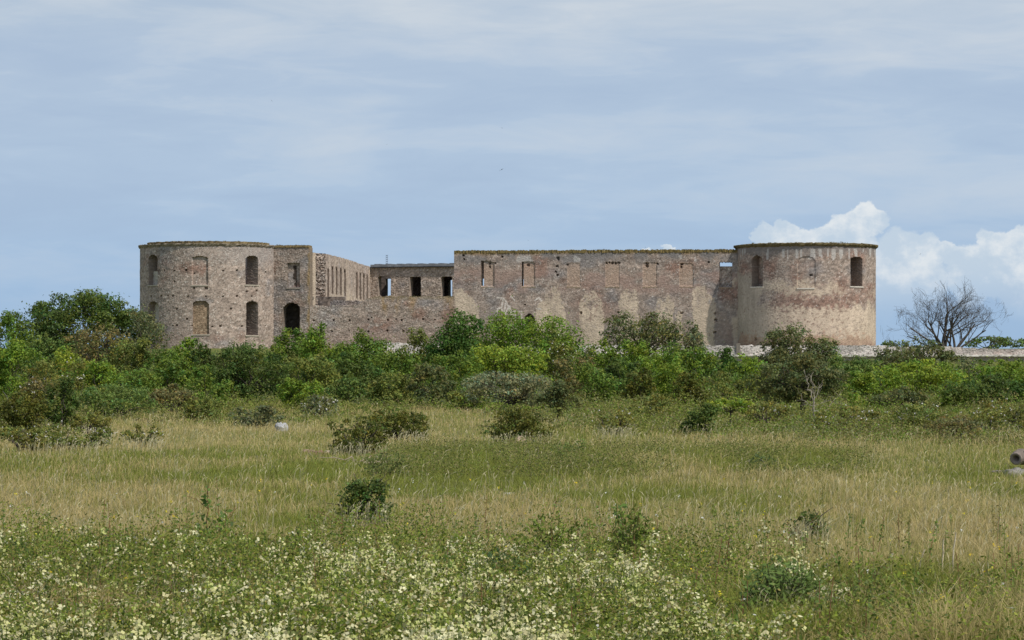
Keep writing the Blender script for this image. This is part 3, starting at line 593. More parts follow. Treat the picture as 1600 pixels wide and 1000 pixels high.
def plant(name, cat, px, yt, w, base, kind, label, group=None, nl=16, cb=None, blossoms=0, bcol=(.75, .72, .66), dens=1.0, lsz=2.6, cone=0., dep=.8, trunk=None, Yabs=None, up=0., bark=(.09, .075, .06), bs=1.0):
    CID[0] += 1; rg = np.random.default_rng(100 + CID[0]); Y = Yabs if Yabs else 2 * F / (base - HZ)
    X = X_of(px, Y); g = float(ground(np.array([X]), np.array([Y]))[0]); H = Z_of(yt, Y) - g; wm = w * Y / F
    if cb is None: cb = .22 if name.endswith('tree') else -.12
    root = empty(name, (X, Y, g), label, cat, group)
    zb_ = H * cb; V, Q, c, cen, lr = crown_leaves(wm * 1.02, wm * dep, zb_, H, kind, Y, rg, nl, lsz, dens, up, cone)
    lf = 'crown' if name.endswith('tree') else 'foliage'
    link(lf, make_mesh(lf, V, Q, c), M_leaf, root)
    tr = trunk if trunk else max(.03, wm * (.022 if name.endswith('tree') else .012))
    lines = []
    if name.endswith('tree'):
        fk = np.array([rg.uniform(-.05, .05) * wm, 0, max(H * .22, zb_ + .05 * H)]); lines.append(limb((0, 0, -.1), fk, tr * 1.25, tr * .9, rg, 6, .04))
        for j in range(len(cen)): lines.append(limb(fk, cen[j], tr * .5, tr * .12, rg, 7, .07, .15))
        for j in range(len(cen)):
            for _ in range(3): lines.append(limb(cen[j], cen[j] + rg.normal(size=3) * lr[j] * .7, tr * .13, tr * .04, rg, 4, .08))
    else:
        for j in range(len(cen)): lines.append(limb((rg.uniform(-.12, .12) * wm, rg.uniform(-.1, .1) * wm, -.05), cen[j] + (0, 0, .0), tr, tr * .3, rg, 6, .05, .1))
        for _ in range(8): 
            j = rg.integers(len(cen)); lines.append(limb(cen[j], cen[j] + np.abs(rg.normal(size=3)) * (rg.choice([-1, 1]), 1, 1) * lr[j] * 1.2, tr * .3, tr * .1, rg, 4, .05))
    V, Q, c = tube_batch(lines, 5, bark, CID[0])
    nm = 'trunk' if name.endswith('tree') else 'stems'
    link(nm, make_mesh(nm, V, Q, c, True), M_bark, root)
    if blossoms:
        j = rg.integers(0, len(cen), blossoms); q = rg.normal(size=(blossoms, 3)); q[:, 1] -= .6; q[:, 2] += .5; q /= np.linalg.norm(q, axis=1)[:, None]
        P = cen[j] + q * lr[j] * 1.12; P = np.repeat(P, 4, 0) + rg.normal(size=(blossoms * 4, 3)) * .02 * bs; nn = np.repeat(q, 4, 0) + rg.normal(size=(blossoms * 4, 3)) * .6
        nn /= np.linalg.norm(nn, axis=1)[:, None]; V, Q = leaf_quads(P, nn, Y / 3168 * .62 * bs * np.ones(len(P)), rg, .9)
        b = link('blossoms', make_mesh('blossoms', V, Q, np.repeat(np.array(bcol)[None] * rg.uniform(.8, 1.1, (len(V) // 4, 1)), 4, 0)), M_petal, root); b['kind'] = 'stuff'
    return root
GB = 'bushes and trees of the belt below the castle'
# px, top row, width, ground row -> distance
T = [
 ('broadleaf_tree', 'tree', 130, 459, 200, 0, 'dark', 'big wide dark green tree left of the left tower, its top against the sky', dict(Yabs=340, nl=34, cb=.1, dens=1.1, lsz=2.6)),
 ('broadleaf_tree', 'tree', 6, 490, 90, 0, 'green', 'tree with pointed top cut by the left edge, beside the big dark tree', dict(Yabs=270, nl=18, cb=.1)),
 ('broadleaf_tree', 'tree', 228, 480, 62, 0, 'grey', 'sparse grey green tree against the left foot of the left tower', dict(Yabs=330, nl=20, dens=.55, cb=.15)),
 ('broadleaf_tree', 'tree', 152, 506, 96, 0, 'brown', 'thin brownish half-dead tree in front of the big dark tree', dict(Yabs=300, nl=18, dens=.6)),
 ('bush', 'bush', 18, 534, 92, 626, 'bright', 'bright green bush at the left edge under the pointed tree', dict(nl=20)),
 ('bush', 'bush', 68, 524, 62, 0, 'blue', 'dull blue green bush between the left edge bush and the big dark tree', dict(Yabs=262)),
 ('bush', 'bush', 118, 544, 70, 0, 'yellow', 'yellow green pointed bush below the brownish half-dead tree', dict(Yabs=250)),
 ('bush', 'bush', 200, 530, 72, 0, 'olive', 'round olive green bush just left of the foot of the left tower', dict(Yabs=240)),
 ('bush', 'bush', 152, 566, 76, 627, 'bright', 'bright green bush behind the white-dotted wild rose', dict()),
 ('bush', 'bush', 212, 578, 76, 632, 'green', 'mid green bush below the round olive bush', dict()),
 ('bush', 'bush', 262, 548, 70, 622, 'green', 'green bush between the olive bush and the dark cone', dict()),
 ('bush', 'bush', 288, 531, 76, 0, 'bright', 'light green bush at the foot of the left tower under its blind windows', dict(Yabs=265)),
 ('conical_tree', 'tree', 318, 535, 36, 0, 'dark', 'narrow dark cone-shaped tree in front of the left tower', dict(Yabs=245, cone=.75, cb=.02, nl=14)),
 ('bush', 'bush', 356, 536, 52, 0, 'haw', 'grey green bush right of the dark cone, in front of the left tower', dict(Yabs=300)),
 ('oak_tree', 'tree', 392, 540, 122, 632, 'dark', 'rounded dark oak with a deep shaded foot, in front of the left tower', dict(nl=26, cb=.03)),
 ('bush', 'bush', 330, 572, 62, 636, 'green', 'leafy green bush touching the left side of the rounded dark oak', dict()),
 ('bush', 'bush', 458, 515, 70, 0, 'green', 'bushy green tree top under the tall dark archway', dict(Yabs=285, nl=18)),
 ('bush', 'bush', 505, 511, 74, 0, 'bright', 'lighter green bush against the left part of the breached wall', dict(Yabs=275, nl=18)),
 ('bush', 'bush', 566, 521, 92, 0, 'green', 'broad green bush under the middle of the breached wall', dict(Yabs=270, nl=20)),
 ('bush', 'bush', 648, 516, 80, 0, 'olive', 'olive grey bush under the right part of the breached wall', dict(Yabs=290, dens=.8)),
 ('maple_tree', 'tree', 712, 490, 84, 0, 'maple', 'dark green maple pointing up over the wall corner beside the pale plaster', dict(Yabs=262, nl=20, cb=.02, cone=.5)),
 ('bush', 'bush', 742, 524, 44, 0, 'bright', 'small light green bush at the right side of the dark maple', dict(Yabs=285)),
 ('bush', 'bush', 478, 556, 96, 0, 'olive', 'olive tinted bush to the right of the rounded dark oak', dict(Yabs=226, nl=18)),
 ('bush', 'bush', 470, 592, 62, 642, 'bright', 'fresh green low bush at the right foot of the dark oak', dict()),
 ('bush', 'bush', 545, 554, 104, 0, 'dark', 'large dark green bush in the middle of the belt under the breached wall', dict(Yabs=232, nl=20)),
 ('bush', 'bush', 543, 586, 66, 632, 'blue', 'blue green bush in front of the large dark belt bush', dict(dens=1.1)),
 ('bush', 'bush', 618, 546, 86, 0, 'green', 'green bush between the dark belt bush and the maple', dict(Yabs=240)),
 ('bush', 'bush', 612, 582, 70, 636, 'olive', 'light olive bush in front of the belt, left of the twiggy grey bush', dict()),
 ('bush', 'bush', 672, 570, 70, 637, 'haw', 'twiggy grey green bush on the edge of the grass below the maple', dict(dens=1.2)),
 ('bush', 'bush', 712, 552, 80, 0, 'green', 'flat-topped green bush below the maple', dict(Yabs=236)),
 ('broadleaf_tree', 'tree', 828, 492, 150, 0, 'bright', 'large domed light green tree under the small dark arch', dict(Yabs=280, nl=30, cb=.0)),
 ('broadleaf_tree', 'tree', 790, 541, 122, 0, 'yellow', 'flat yellow green tree below the domed tree', dict(Yabs=238, nl=24, cb=.0, dens=.95)),
 ('bush', 'bush', 876, 520, 50, 0, 'olive', 'pale twiggy bush on the right slope of the domed tree', dict(Yabs=272, dens=.7, blossoms=60)),
 ('bush', 'bush', 900, 548, 62, 0, 'brown', 'brownish grey bush right of the domed tree', dict(Yabs=236, dens=.8)),
 ('bush', 'bush', 742, 586, 58, 634, 'green', 'light green bush left of the silver-leaved tree', dict()),
 ('silver_tree', 'tree', 798, 582, 140, 645, 'silver', 'spreading silver-leaved tree with dark trunk in front of the belt', dict(nl=26, cb=.18, dens=.95)),
 ('silver_tree', 'tree', 872, 596, 66, 660, 'haw', 'darker grey tree at the right side of the silver-leaved tree', dict(nl=16, cb=.12, dens=1.3)),
 ('bush', 'bush', 932, 570, 60, 632, 'green', 'rounded green bush between the grey tree and the dark junipers', dict()),
 ('bush', 'bush', 935, 534, 62, 0, 'bright', 'light green bush under the spotted plaster patch', dict(Yabs=268)),
 ('juniper', 'juniper', 966, 562, 62, 626, 'dark', 'dark brownish tall juniper under the grey hawthorn', dict(nl=14, cone=.4)),
 ('juniper', 'juniper', 1000, 576, 44, 629, 'junip', 'lower juniper touching the right side of the tall dark juniper', dict()),
 ('hawthorn_tree', 'tree', 1006, 488, 118, 0, 'haw', 'umbrella-shaped grey hawthorn with bare limbs in front of the castle front wall', dict(Yabs=330, nl=30, cb=.36, dens=.9, trunk=.2)),
 ('hawthorn_tree', 'tree', 1068, 500, 62, 0, 'grey', 'thinner hawthorn joined to the right of the umbrella-shaped one', dict(Yabs=333, nl=20, cb=.3, dens=.7, trunk=.15)),
 ('bush', 'bush', 1004, 534, 100, 0, 'bright', 'bright green thicket bush under the umbrella-shaped hawthorn', dict(Yabs=262, nl=20)),
 ('bush', 'bush', 1070, 540, 100, 0, 'green', 'leafy green bush under the thinner hawthorn', dict(Yabs=270, nl=20)),
 ('bush', 'bush', 1125, 545, 60, 0, 'maple', 'dark green bush in front of the left end of the pale rampart', dict(Yabs=285)),
 ('bush', 'bush', 1060, 566, 76, 0, 'bright', 'light green bush right behind the upright dark juniper', dict(Yabs=225)),
 ('juniper', 'juniper', 1078, 582, 52, 638, 'junip', 'upright dark juniper in front of the belt, left of the bent pine', dict(cone=.3)),
 ('bush', 'bush', 1148, 582, 96, 632, 'olive', 'wide olive bush right of the upright juniper', dict(nl=18)),
 ('bush', 'bush', 1172, 556, 70, 0, 'bright', 'bright bush under the rampart at the left foot of the right tower', dict(Yabs=260)),
 ('pine_tree', 'pine', 1140, 622, 66, 668, 'yellow', 'small bent yellow green pine with thin bare trunk', dict(nl=12, cb=.45, dens=1.1)),
 ('juniper', 'juniper', 1092, 632, 52, 680, 'dark', 'small very dark juniper beside the bent pine', dict(nl=14, dens=1.2)),
 ('hawthorn_tree', 'tree', 1246, 511, 112, 0, 'haw', 'grey green tree reaching up in front of the right tower', dict(Yabs=285, nl=24, cb=.15, dens=1.5)),
 ('hawthorn_tree', 'tree', 1250, 553, 128, 655, 'haw', 'large dark hawthorn with thick trunk behind the dead white tree', dict(nl=30, cb=.2, dens=1.7, trunk=.13)),
 ('bush', 'bush', 1290, 553, 50, 0, 'bright', 'small bright green bush against the rampart below the right tower', dict(Yabs=300)),
 ('bush', 'bush', 1330, 556, 80, 0, 'blue', 'dull blue green bush right of the large dark hawthorn', dict(Yabs=270)),
 ('bush', 'bush', 1370, 574, 94, 0, 'bright', 'wide bright green bush below the rampart right of the tower', dict(Yabs=225, nl=20)),
 ('bush', 'bush', 1445, 563, 122, 0, 'yellow', 'broad domed yellow green bush below the bare tree', dict(Yabs=240, nl=26)),
 ('bush', 'bush', 1344, 614, 36, 641, 'yellow', 'small round lime green bush on the edge of the grass', dict(nl=10)),
 ('bush', 'bush', 1402, 605, 86, 641, 'haw', 'grey green bush in front of the broad domed yellow bush', dict(dens=1.4)),
 ('hawthorn_tree', 'tree', 1440, 532, 112, 0, 'haw', 'dark grey hawthorn leaning over the rampart under the bare tree', dict(Yabs=330, nl=20, cb=.2, dens=1.0)),
 ('bush', 'bush', 1388, 540, 40, 0, 'haw', 'small grey bush over the rampart right of the right tower', dict(Yabs=335, dens=.7)),
 ('bush', 'bush', 1528, 586, 96, 640, 'dark', 'dark olive bush at the right, in front of the bright edge bush', dict(nl=18)),
 ('bush', 'bush', 1584, 566, 104, 0, 'bright', 'bright green bush at the right edge below the rampart', dict(Yabs=245, nl=20)),
 ('bush', 'bush', 1520, 560, 60, 0, 'grey', 'grey twiggy bush against the rampart near the right edge', dict(Yabs=300, dens=.7)),
 ('bush', 'bush', 1600, 596, 70, 634, 'maple', 'deep green bush cut by the right edge', dict()),
 ('bush', 'bush', 1486, 602, 56, 640, 'green', 'mid green bush right of the broad domed yellow bush', dict()),
 # scrub and roses on the edge of the grass
 ('wild_rose', 'rose bush', 88, 564, 92, 640, 'rose', 'tall wild rose dotted with white flowers at the left', dict(blossoms=60, dens=1.1)),
 ('juniper', 'juniper', 34, 612, 76, 684, 'junip', 'wide dark juniper at the left edge with grey dead twigs', dict(nl=18, dens=1.1, blossoms=8)),
 ('juniper', 'juniper', 92, 592, 54, 674, 'dark', 'tall dark juniper with rounded tufts right of the wide one', dict(nl=16)),
 ('bush', 'bush', 60, 592, 56, 664, 'brown', 'reddish tinted briar between the two left junipers', dict(blossoms=20, dens=1.2)),
 ('bush', 'bush', 175, 602, 120, 650, 'blue', 'low pale green nettle patch at the edge of the left grass', dict(nl=22, lsz=2.2)),
 ('bush', 'bush', 268, 601, 68, 644, 'brown', 'rusty brown bush at the edge of the grass under the left tower', dict(dens=1.5)),
 ('bush', 'bush', 320, 622, 62, 656, 'olive', 'low rounded bush in front of the rusty brown bush', dict(dens=1.2)),
 ('bush', 'bush', 140, 646, 62, 682, 'rose', 'low brownish scrub right of the dark left junipers', dict(dens=1.3)),
 ('bush', 'bush', 112, 664, 120, 704, 'olive', 'low scrub dotted with pale flowers in the left grass', dict(nl=22, blossoms=90, dens=.8)),
 ('bush', 'bush', 36, 668, 80, 706, 'rose', 'low yellowish scrub at the left edge below the junipers', dict(blossoms=20)),
 ('bush', 'bush', 222, 664, 60, 698, 'rose', 'thin low scrub standing right of the flower-dotted scrub', dict(dens=.8, blossoms=20)),
 ('wild_rose', 'rose bush', 500, 618, 50, 652, 'grey', 'grey twiggy wild rose with pale flowers left of the twin junipers', dict(blossoms=30, dens=.9)),
 ('bush', 'bush', 400, 634, 76, 668, 'grey', 'low grey green scrub above the white rock', dict(dens=1.1)),
 ('bush', 'bush', 730, 606, 52, 642, 'olive', 'low yellowish scrub left of the silver-leaved tree trunk', dict()),
 ('bush', 'bush', 1018, 618, 70, 654, 'rose', 'yellowish scrub under the lower juniper', dict(blossoms=6)),
 ('bush', 'bush', 962, 640, 62, 680, 'rose', 'thin tall scrub left of the bent pine on the grass edge', dict(dens=.8, blossoms=12)),
 ('wild_rose', 'rose bush', 1196, 628, 80, 664, 'rose', 'wild rose scrub between the bent pine and the dead white tree', dict(blossoms=30)),
 ('wild_rose', 'rose bush', 1320, 636, 100, 680, 'rose', 'wild rose scrub right of the dead white tree', dict(blossoms=50)),
 ('wild_rose', 'rose bush', 1428, 632, 92, 674, 'olive', 'rounded wild rose under the grey green bush right of the lime bush', dict(blossoms=50)),
 ('wild_rose', 'rose bush', 1562, 626, 100, 676, 'rose', 'wild rose full of white flowers near the right edge', dict(blossoms=90)),
 ('bush', 'bush', 1492, 650, 80, 688, 'brown', 'greyish brown scrub left of the white-flowered rose at right', dict(dens=1.2)),
 # single shrubs standing in the grass
 ('juniper', 'juniper', 562, 648, 86, 713, 'junip', 'ragged juniper in the grass, left and nearer of the twin junipers', dict(nl=22, dens=.9, lsz=2.8, blossoms=0)),
 ('juniper', 'juniper', 628, 641, 76, 688, 'junip', 'low spreading juniper, right and farther of the twin junipers', dict(nl=18, dens=1.1)),
 ('juniper', 'juniper', 812, 637, 96, 694, 'junip', 'cone-shaped bushy juniper in the grass beside the pink stone', dict(nl=24, cone=.45)),
 ('shrub', 'shrub', 572, 750, 76, 822, 'dark', 'small dark leafy shrub standing alone in the middle of the meadow', dict(nl=30, dens=1.0, lsz=3.0)),
 ('shrub', 'shrub', 1262, 800, 56, 855, 'dark', 'scraggly dark shrub in the meadow at the right with a bare tip', dict(nl=12, dens=.45, lsz=3.4)),
]
for (nm, cat, px, yt, w, base_r, kd, lab, kw) in T:
    plant(nm, cat, px, yt, w, base_r, kd, lab, group=GB if not nm in ('shrub',) and not ('in the grass' in lab or 'meadow' in lab) else None, **kw)
for px, yt, w, lab in ((1400, 532, 40, 'small distant tree top over the rampart left of the bare tree'), (1546, 526, 70, 'distant tree top over the rampart right of the bare tree'), (1606, 530, 50, 'distant tree top over the rampart at the right edge')):
    plant('distant_tree', 'tree', px, yt, w, 0, 'blue', lab, group='distant trees behind the rampart', Yabs=520, cb=.1, nl=12, dens=.8)

# ---- bare trees
def bare(lines, p, d, L, r, lev, rg, spread=.5, curl=.14, lean=0.05, mn=.012):
    n = 6; P = [p]; dd = d / np.linalg.norm(d)
    for i in range(n):
        dd = dd + rg.normal(size=3) * curl * (1, .7, 1) + np.array([0, 0, lean]); dd /= np.linalg.norm(dd); P.append(P[-1] + dd * L / n)
    rs = np.linspace(r, r * .5, n + 1); lines.append((np.array(P), np.maximum(rs, mn)))
    if lev == 0: return
    kids = int(rg.integers(3, 6)) if lev > 1 else int(rg.integers(2, 5))
    for k_ in range(kids):
        t = rg.uniform(.3, 1.0) if k_ else 1.0; i = int(t * n); q = rg.normal(size=3); q -= q.dot(dd) * dd; q /= np.linalg.norm(q)
        nd = dd * (1 - spread * .25) + q * spread * rg.uniform(.7, 1.4); bare(lines, P[i], nd, L * rg.uniform(.52, .8), max(rs[i] * .58, mn), lev - 1, rg, spread, curl, lean, mn)
Yb = 470; Xb = X_of(1478, Yb); gb = float(ground(np.array([Xb]), np.array([Yb]))[0])
rg = np.random.default_rng(5); lines = []; stems = []
for dx, ang, L, r in ((-.5, -.45, 5.2, .2), (-.35, -.1, 6.2, .27), (0, .15, 6.0, .2), (-.6, -1.2, 5.6, .17), (-1.6, -1.5, 4.4, .12), (1.2, .1, 5.6, .18), (1.3, .6, 5.4, .18), (1.5, 1.5, 5.2, .15), (.3, .3, 5.6, .14), (-.2, -.7, 5.0, .13), (1.3, 1.0, 5, .12), (1.0, -.25, 5.2, .13)):
    bare(lines, np.array([dx, rg.uniform(-.4, .4), -.1]), np.array([ang, rg.uniform(-.3, .3), 1.0]), L, r, 4, rg, .62, .12, .04, .009)
lines = [(P_, r_) for P_, r_ in lines if ((P_[-1][0] - .5) / 8.2) ** 2 + (max(P_[-1][2], 0) / (np.percentile([l[0][-1, 2] for l in lines], 97))) ** 2 < 1.0 + .35 * math.sin(P_[-1][0] * 1.7 + P_[-1][2] * .9) or r_[0] > .07]
root = empty('bare_tree', (Xb, Yb, gb), 'large leafless tree with fanned dark branches behind the rampart', 'tree')
V, Q, c = tube_batch(lines[:], 4, (.085, .07, .06), 3)
big = [l for l in lines if l[1][0] > .12]; sm = [l for l in lines if l[1][0] <= .12]
Vz = max(l[0][:, 2].max() for l in lines); sc = (Z_of(431, Yb) - gb) / Vz; ax_ = np.concatenate([l[0][:, 0] for l in lines]); sxx = 172 * Yb / F / (np.percentile(ax_, 99) - np.percentile(ax_, 1))
for nm_, ls in (('trunk', big), ('crown', sm)):
    V, Q, c = tube_batch(ls, 4, (.10, .088, .078), 3); V = V * np.array([sxx, 1.0, sc]); 
    if nm_ == 'trunk': xr = 1
    link(nm_, make_mesh(nm_, V, Q, c, True), M_bark, root)
Yb = 110; Xb = X_of(1272, Yb); lines = []; rg = np.random.default_rng(12)
lines.append((np.array([[0, 0, -.1], [.02, 0, .35], [-.02, 0, .7], [.0, 0, .95]]), np.array([.055, .05, .045, .035])))
for (p0, p1, r) in (((0, 0, .9), (-.25, 0, 1.65), .025), ((0, 0, .95), (-.1, .05, 1.8), .022), ((0, 0, .95), (.22, 0, 1.5), .022), ((0, 0, .75), (-.42, 0, 1.0), .018), ((0, 0, .8), (.4, 0, .95), .014), ((.25, -.2, .45), (.85, 0, 1.15), .014)):
    P, rr = limb(p0, p1, r, r * .4, rg, 7, .05); lines.append((P, rr))
    for _ in range(6):
        a = P[rg.integers(2, 7)]; lines.append(limb(a, a + rg.normal(size=3) * .16 + (0, 0, .12), r * .4, r * .2, rg, 4, .1))
root = empty('dead_tree', (Xb, Yb, 0), 'small bleached dead tree with forked bare branches at the edge of the grass', 'tree')
tube_obj('trunk', lines[:1], (.30, .26, .21), M_bark, root, 3); tube_obj('branches', lines[1:], (.34, .30, .24), M_bark, root, 4)

# ---- undergrowth: low scrub nobody could count
def scatter(name, label, cat, n, pxr, Yr, hf_, kinds, lsz, clump=None, matl=None, seed=1, flowers=0.0):
    rg = np.random.default_rng(seed); nc = n // 60
    y0, y1 = 2 * F / Yr[1], 2 * F / Yr[0]; Yc = 2 * F / rg.uniform(y0, y1, nc) if Yr[1] < 260 else rg.uniform(Yr[0], Yr[1], nc)
    pxc = rg.uniform(pxr[0], pxr[1], nc); Xc = X_of(pxc, Yc); h = hf_(pxc, Yc, rg); keep = h > .05; Xc, Yc, h, pxc = Xc[keep], Yc[keep], h[keep], pxc[keep]; nc = len(Xc)
    i = np.repeat(np.arange(nc), 60); m = len(i); q = rg.normal(size=(m, 3)); q[:, 2] = np.abs(q[:, 2]); q /= np.linalg.norm(q, axis=1)[:, None]
    rad = h[i] * rg.uniform(.7, 1.4, nc)[i]; P = np.stack([Xc[i] + q[:, 0] * rad, Yc[i] + q[:, 1] * rad, q[:, 2] * h[i] * rg.uniform(.5, 1.1, m)], 1); P[:, 2] += ground(P[:, 0], P[:, 1])
    Nn = q * .6 + rg.normal(size=(m, 3)) * .6 + (0, 0, .3); Nn /= np.linalg.norm(Nn, axis=1)[:, None]
    cols = np.array([K[k_]['c'] for k_ in kinds]); sel = np.clip((fbm(Xc * .12, Yc * .05, seed + 3, 3) - .25) * 2 * len(kinds), 0, len(kinds) - .01).astype(int); sel = np.where(rg.random(nc) < .35, rg.integers(0, len(kinds), nc), sel)
    c = cols[sel][i] * (rg.uniform(.75, 1.3, nc)[i] * rg.uniform(.7, 1.4, m))[:, None]
    s = P[:, 1] / 3168 * lsz / 2
    if flowers: f = rg.random(m) < flowers; c[f] = (.6, .58, .42); P[f, 2] += .05; s = np.where(f, s * .55, s)
    V, Q = leaf_quads(P, Nn, s, rg, .6)
    return tag(link(name, make_mesh(name, V, Q, np.repeat(np.clip(c, 0, .8), 4, 0)), matl or M_leaf), label, cat, kind='stuff')
def h_under(px, Y, rg):
    edge_row = np.interp(px, [-100, 150, 230, 420, 560, 700, 760, 900, 960, 1200, 1330, 1700], [704, 658, 664, 664, 650, 642, 650, 674, 684, 690, 696, 698])
    row = HZ + 2 * F / Y; n = fbm(px * .03, Y * .15, 91, 3)
    return np.where(row < edge_row + (n - .5) * 26, rg.uniform(.12, 1.0, len(px)) * (.25 + 1.7 * ss(.3, .75, fbm(px * .02, Y * .12, 93, 3))) * np.interp(row, [600, 640, 690], [.8, .7, .6]), 0)
scatter('undergrowth', 'low tangled green and brownish scrub along the far edge of the meadow', 'undergrowth', 470000, (-300, 1900), (84, 250), h_under, ['rose', 'olive', 'rose', 'green', 'brown', 'olive', 'grey', 'bright'], 2.2, seed=3, flowers=.010)
scatter('thicket', 'dense green thicket filling the slope between the bushes', 'thicket', 165000, (-220, 1820), (250, 418), lambda px, Y, rg: np.minimum(rg.uniform(.8, 3.4, len(px)), np.where(Y > 340, np.where(px > 1100, .35, 1.2), 3.4) * np.where(px > 1100, .8, 1)), ['green', 'dark', 'maple', 'bright', 'haw'], 3.0, seed=4)

# ---- meadow grass
def spread(n, rows, rg, frac=.26, side=7.0, pxr=(-110, 1710)):
    py = rg.uniform(rows[0], rows[1], n); Y = 2 * F / (py - HZ); px = rg.uniform(pxr[0], pxr[1], n); m = rg.random(n) < frac
    sg = np.where(rg.random(n) < .5, -1, 1); Xm = sg * (.1616 * Y + rg.random(n) * side); return py, np.where(m, 800 + F * Xm / Y, px)
def straw_map(px, py, X, Y):
    n = fbm(X * .35, Y * .12, 71, 4); n2 = fbm(X * .08 + 3, Y * .06, 72, 3)
    s = np.interp(py, [640, 660, 680, 700, 715, 735, 755, 790, 825, 850, 880, 1000], [.45, .62, .72, .66, .38, .28, .28, .36, .32, .24, .2, .18])
    s = s + np.exp(-((px - 1380) / 230) ** 2 - ((py - 702) / 15) ** 2) * .25
    s = s - .45 * ss(575, 640, px) * ss(1380, 1300, px) * ss(698, 712, py + (n - .5) * 16) * ss(758, 742, py + (n - .5) * 16)
    s = s - .3 * ss(620, 560, px) * ss(706, 722, py) * ss(768, 745, py); s = s + .14 * ss(900, 1300, px) * ss(750, 800, py)
    s = s - .18 * ss(850, 920, py) * ss(1050, 1250, px); s = s + .25 * np.exp(-((px - 180) / 110) ** 2 - ((py - 778) / 14) ** 2)
    return np.clip(s + (n - .5) * 1.3 + (n2 - .5) * 1.0 + (fbm(X * .9, Y * .35, 74, 3) - .5) * .8, 0, 1)
rg = np.random.default_rng(77); n = 1150000
py, px = spread(n, (632, 1075), rg); Y = 2 * F / (py - HZ); X = X_of(px, Y)
X += rg.normal(size=n) * .05; Y += rg.normal(size=n) * .15
s = straw_map(px, py, X, Y); isst = rg.random(n) < s * .92
tuft = fbm(X * 2.2, Y * 1.6, 79, 2)
weed = ss(575, 640, px) * ss(1390, 1300, px) * ss(700, 712, py) * ss(752, 742, py)
h = (.16 + .22 * rg.random(n)) * (.28 + 1.7 * tuft ** 1.5) * np.where(isst, 1.15, .85) * (1 + .45 * weed) * np.interp(py, [630, 700, 860, 1000], [1.1, .95, .85, 1.0]) * .60
h = h * (1 + 1.0 * ss(850, 930, py) * ss(1080, 1240, px)); wd = np.maximum(.0045, Y / 3168 * .46) * np.where(isst, .8, 1.15)
z0 = ground(X, Y); ln = rg.normal(size=(n, 2)) * .42 + np.array([.08, 0]); th = rg.uniform(0, math.pi, n) * .6; wx = np.cos(th) * wd; wy = np.sin(th) * wd
hm = np.where(isst, .72, .4)
B = np.stack([X, Y, z0 - .01], 1); M_ = B + np.stack([ln[:, 0] * h * hm * .6, ln[:, 1] * h * hm * .6, h * hm], 1); Tt = B + np.stack([ln[:, 0] * h, ln[:, 1] * h, h * rg.uniform(.8, 1.0, n)], 1)
wv = np.stack([wx, wy, np.zeros(n)], 1) * .5
V = np.stack([B, M_ + wv, Tt, M_ - wv], 1).reshape(-1, 3)
hue = fbm(X * .5, Y * .2, 75, 3)
cs_ = np.array([.48, .395, .18])[None] * (1 - hue[:, None] * .5) + np.array([.48, .345, .17])[None] * hue[:, None] * .5
cg = np.array([.205, .225, .045])[None] * (1 - s[:, None] * .6) + np.array([.30, .28, .075])[None] * s[:, None] * .6
c = np.where(isst[:, None], cs_, cg) * rg.uniform(.65, 1.35, (n, 1))
tag(link('meadow_grass', make_mesh('meadow_grass', V, np.arange(4 * n).reshape(-1, 4), np.repeat(np.clip(c, 0, .8), 4, 0)), M_grass), 'dry straw coloured and green grass covering the meadow', 'grass', kind='stuff')

rg = np.random.default_rng(78); n = 21000
py, px = spread(n, (650, 1040), rg); Y = 2 * F / (py - HZ); X = X_of(px, Y); k = rg.random(n) < (.25 + .75 * straw_map(px, py, X, Y)) * np.interp(py, [650, 840, 900, 1040], [1, 1, .55, .4]); X = X[k]; Y = Y[k]; n = len(X)
for (sx0, srow, sw) in ((562, 716, 70), (628, 690, 66), (812, 698, 84), (572, 826, 66), (1262, 858, 56), (140, 690, 60), (112, 710, 110), (222, 702, 56), (962, 684, 50), (1092, 676, 46), (1240, 990, 120), (860, 912, 110)):
    m_ = 110; yy_ = 2 * F / (srow + rg.uniform(-5, 6, m_) - HZ); Y = np.concatenate([Y, yy_]); X = np.concatenate([X, X_of(sx0 + rg.uniform(-.6, .6, m_) * sw, yy_)])
n = len(X); h = rg.uniform(.2, .42, n); ln = rg.normal(size=(n, 2)) * .25 + (.12, 0); z0 = ground(X, Y); wd = np.maximum(.0016, Y / 3168 * .22); ld = rg.uniform(.6, 1, n)
B = np.stack([X, Y, z0], 1); A1 = B + np.stack([ln[:, 0] * h * .5, ln[:, 1] * h * .5, h * .72], 1); A2 = B + np.stack([ln[:, 0] * h * .8, ln[:, 1] * h * .8, h * .86], 1); A3 = B + np.stack([ln[:, 0] * h * 1.25, ln[:, 1] * h, h * .95], 1); ex_ = np.array([1., 0, 0])[None] * wd[:, None]
V = np.stack([B - ex_ * .5, B + ex_ * .5, A1 + ex_ * .5, A1 - ex_ * .5, A1, A2 + ex_ * 1.7, A3, A2 - ex_ * 1.7], 1).reshape(-1, 3)
tag(link('straw_stalks', make_mesh('straw_stalks', V, np.arange(8 * n).reshape(-1, 4), np.repeat(np.array([.56, .50, .31])[None] * rg.uniform(.7, 1.15, (n, 1)), 8, 0)), M_grass), 'pale dry seed-headed grass stalks standing above the meadow grass', 'grass stalks', kind='stuff')

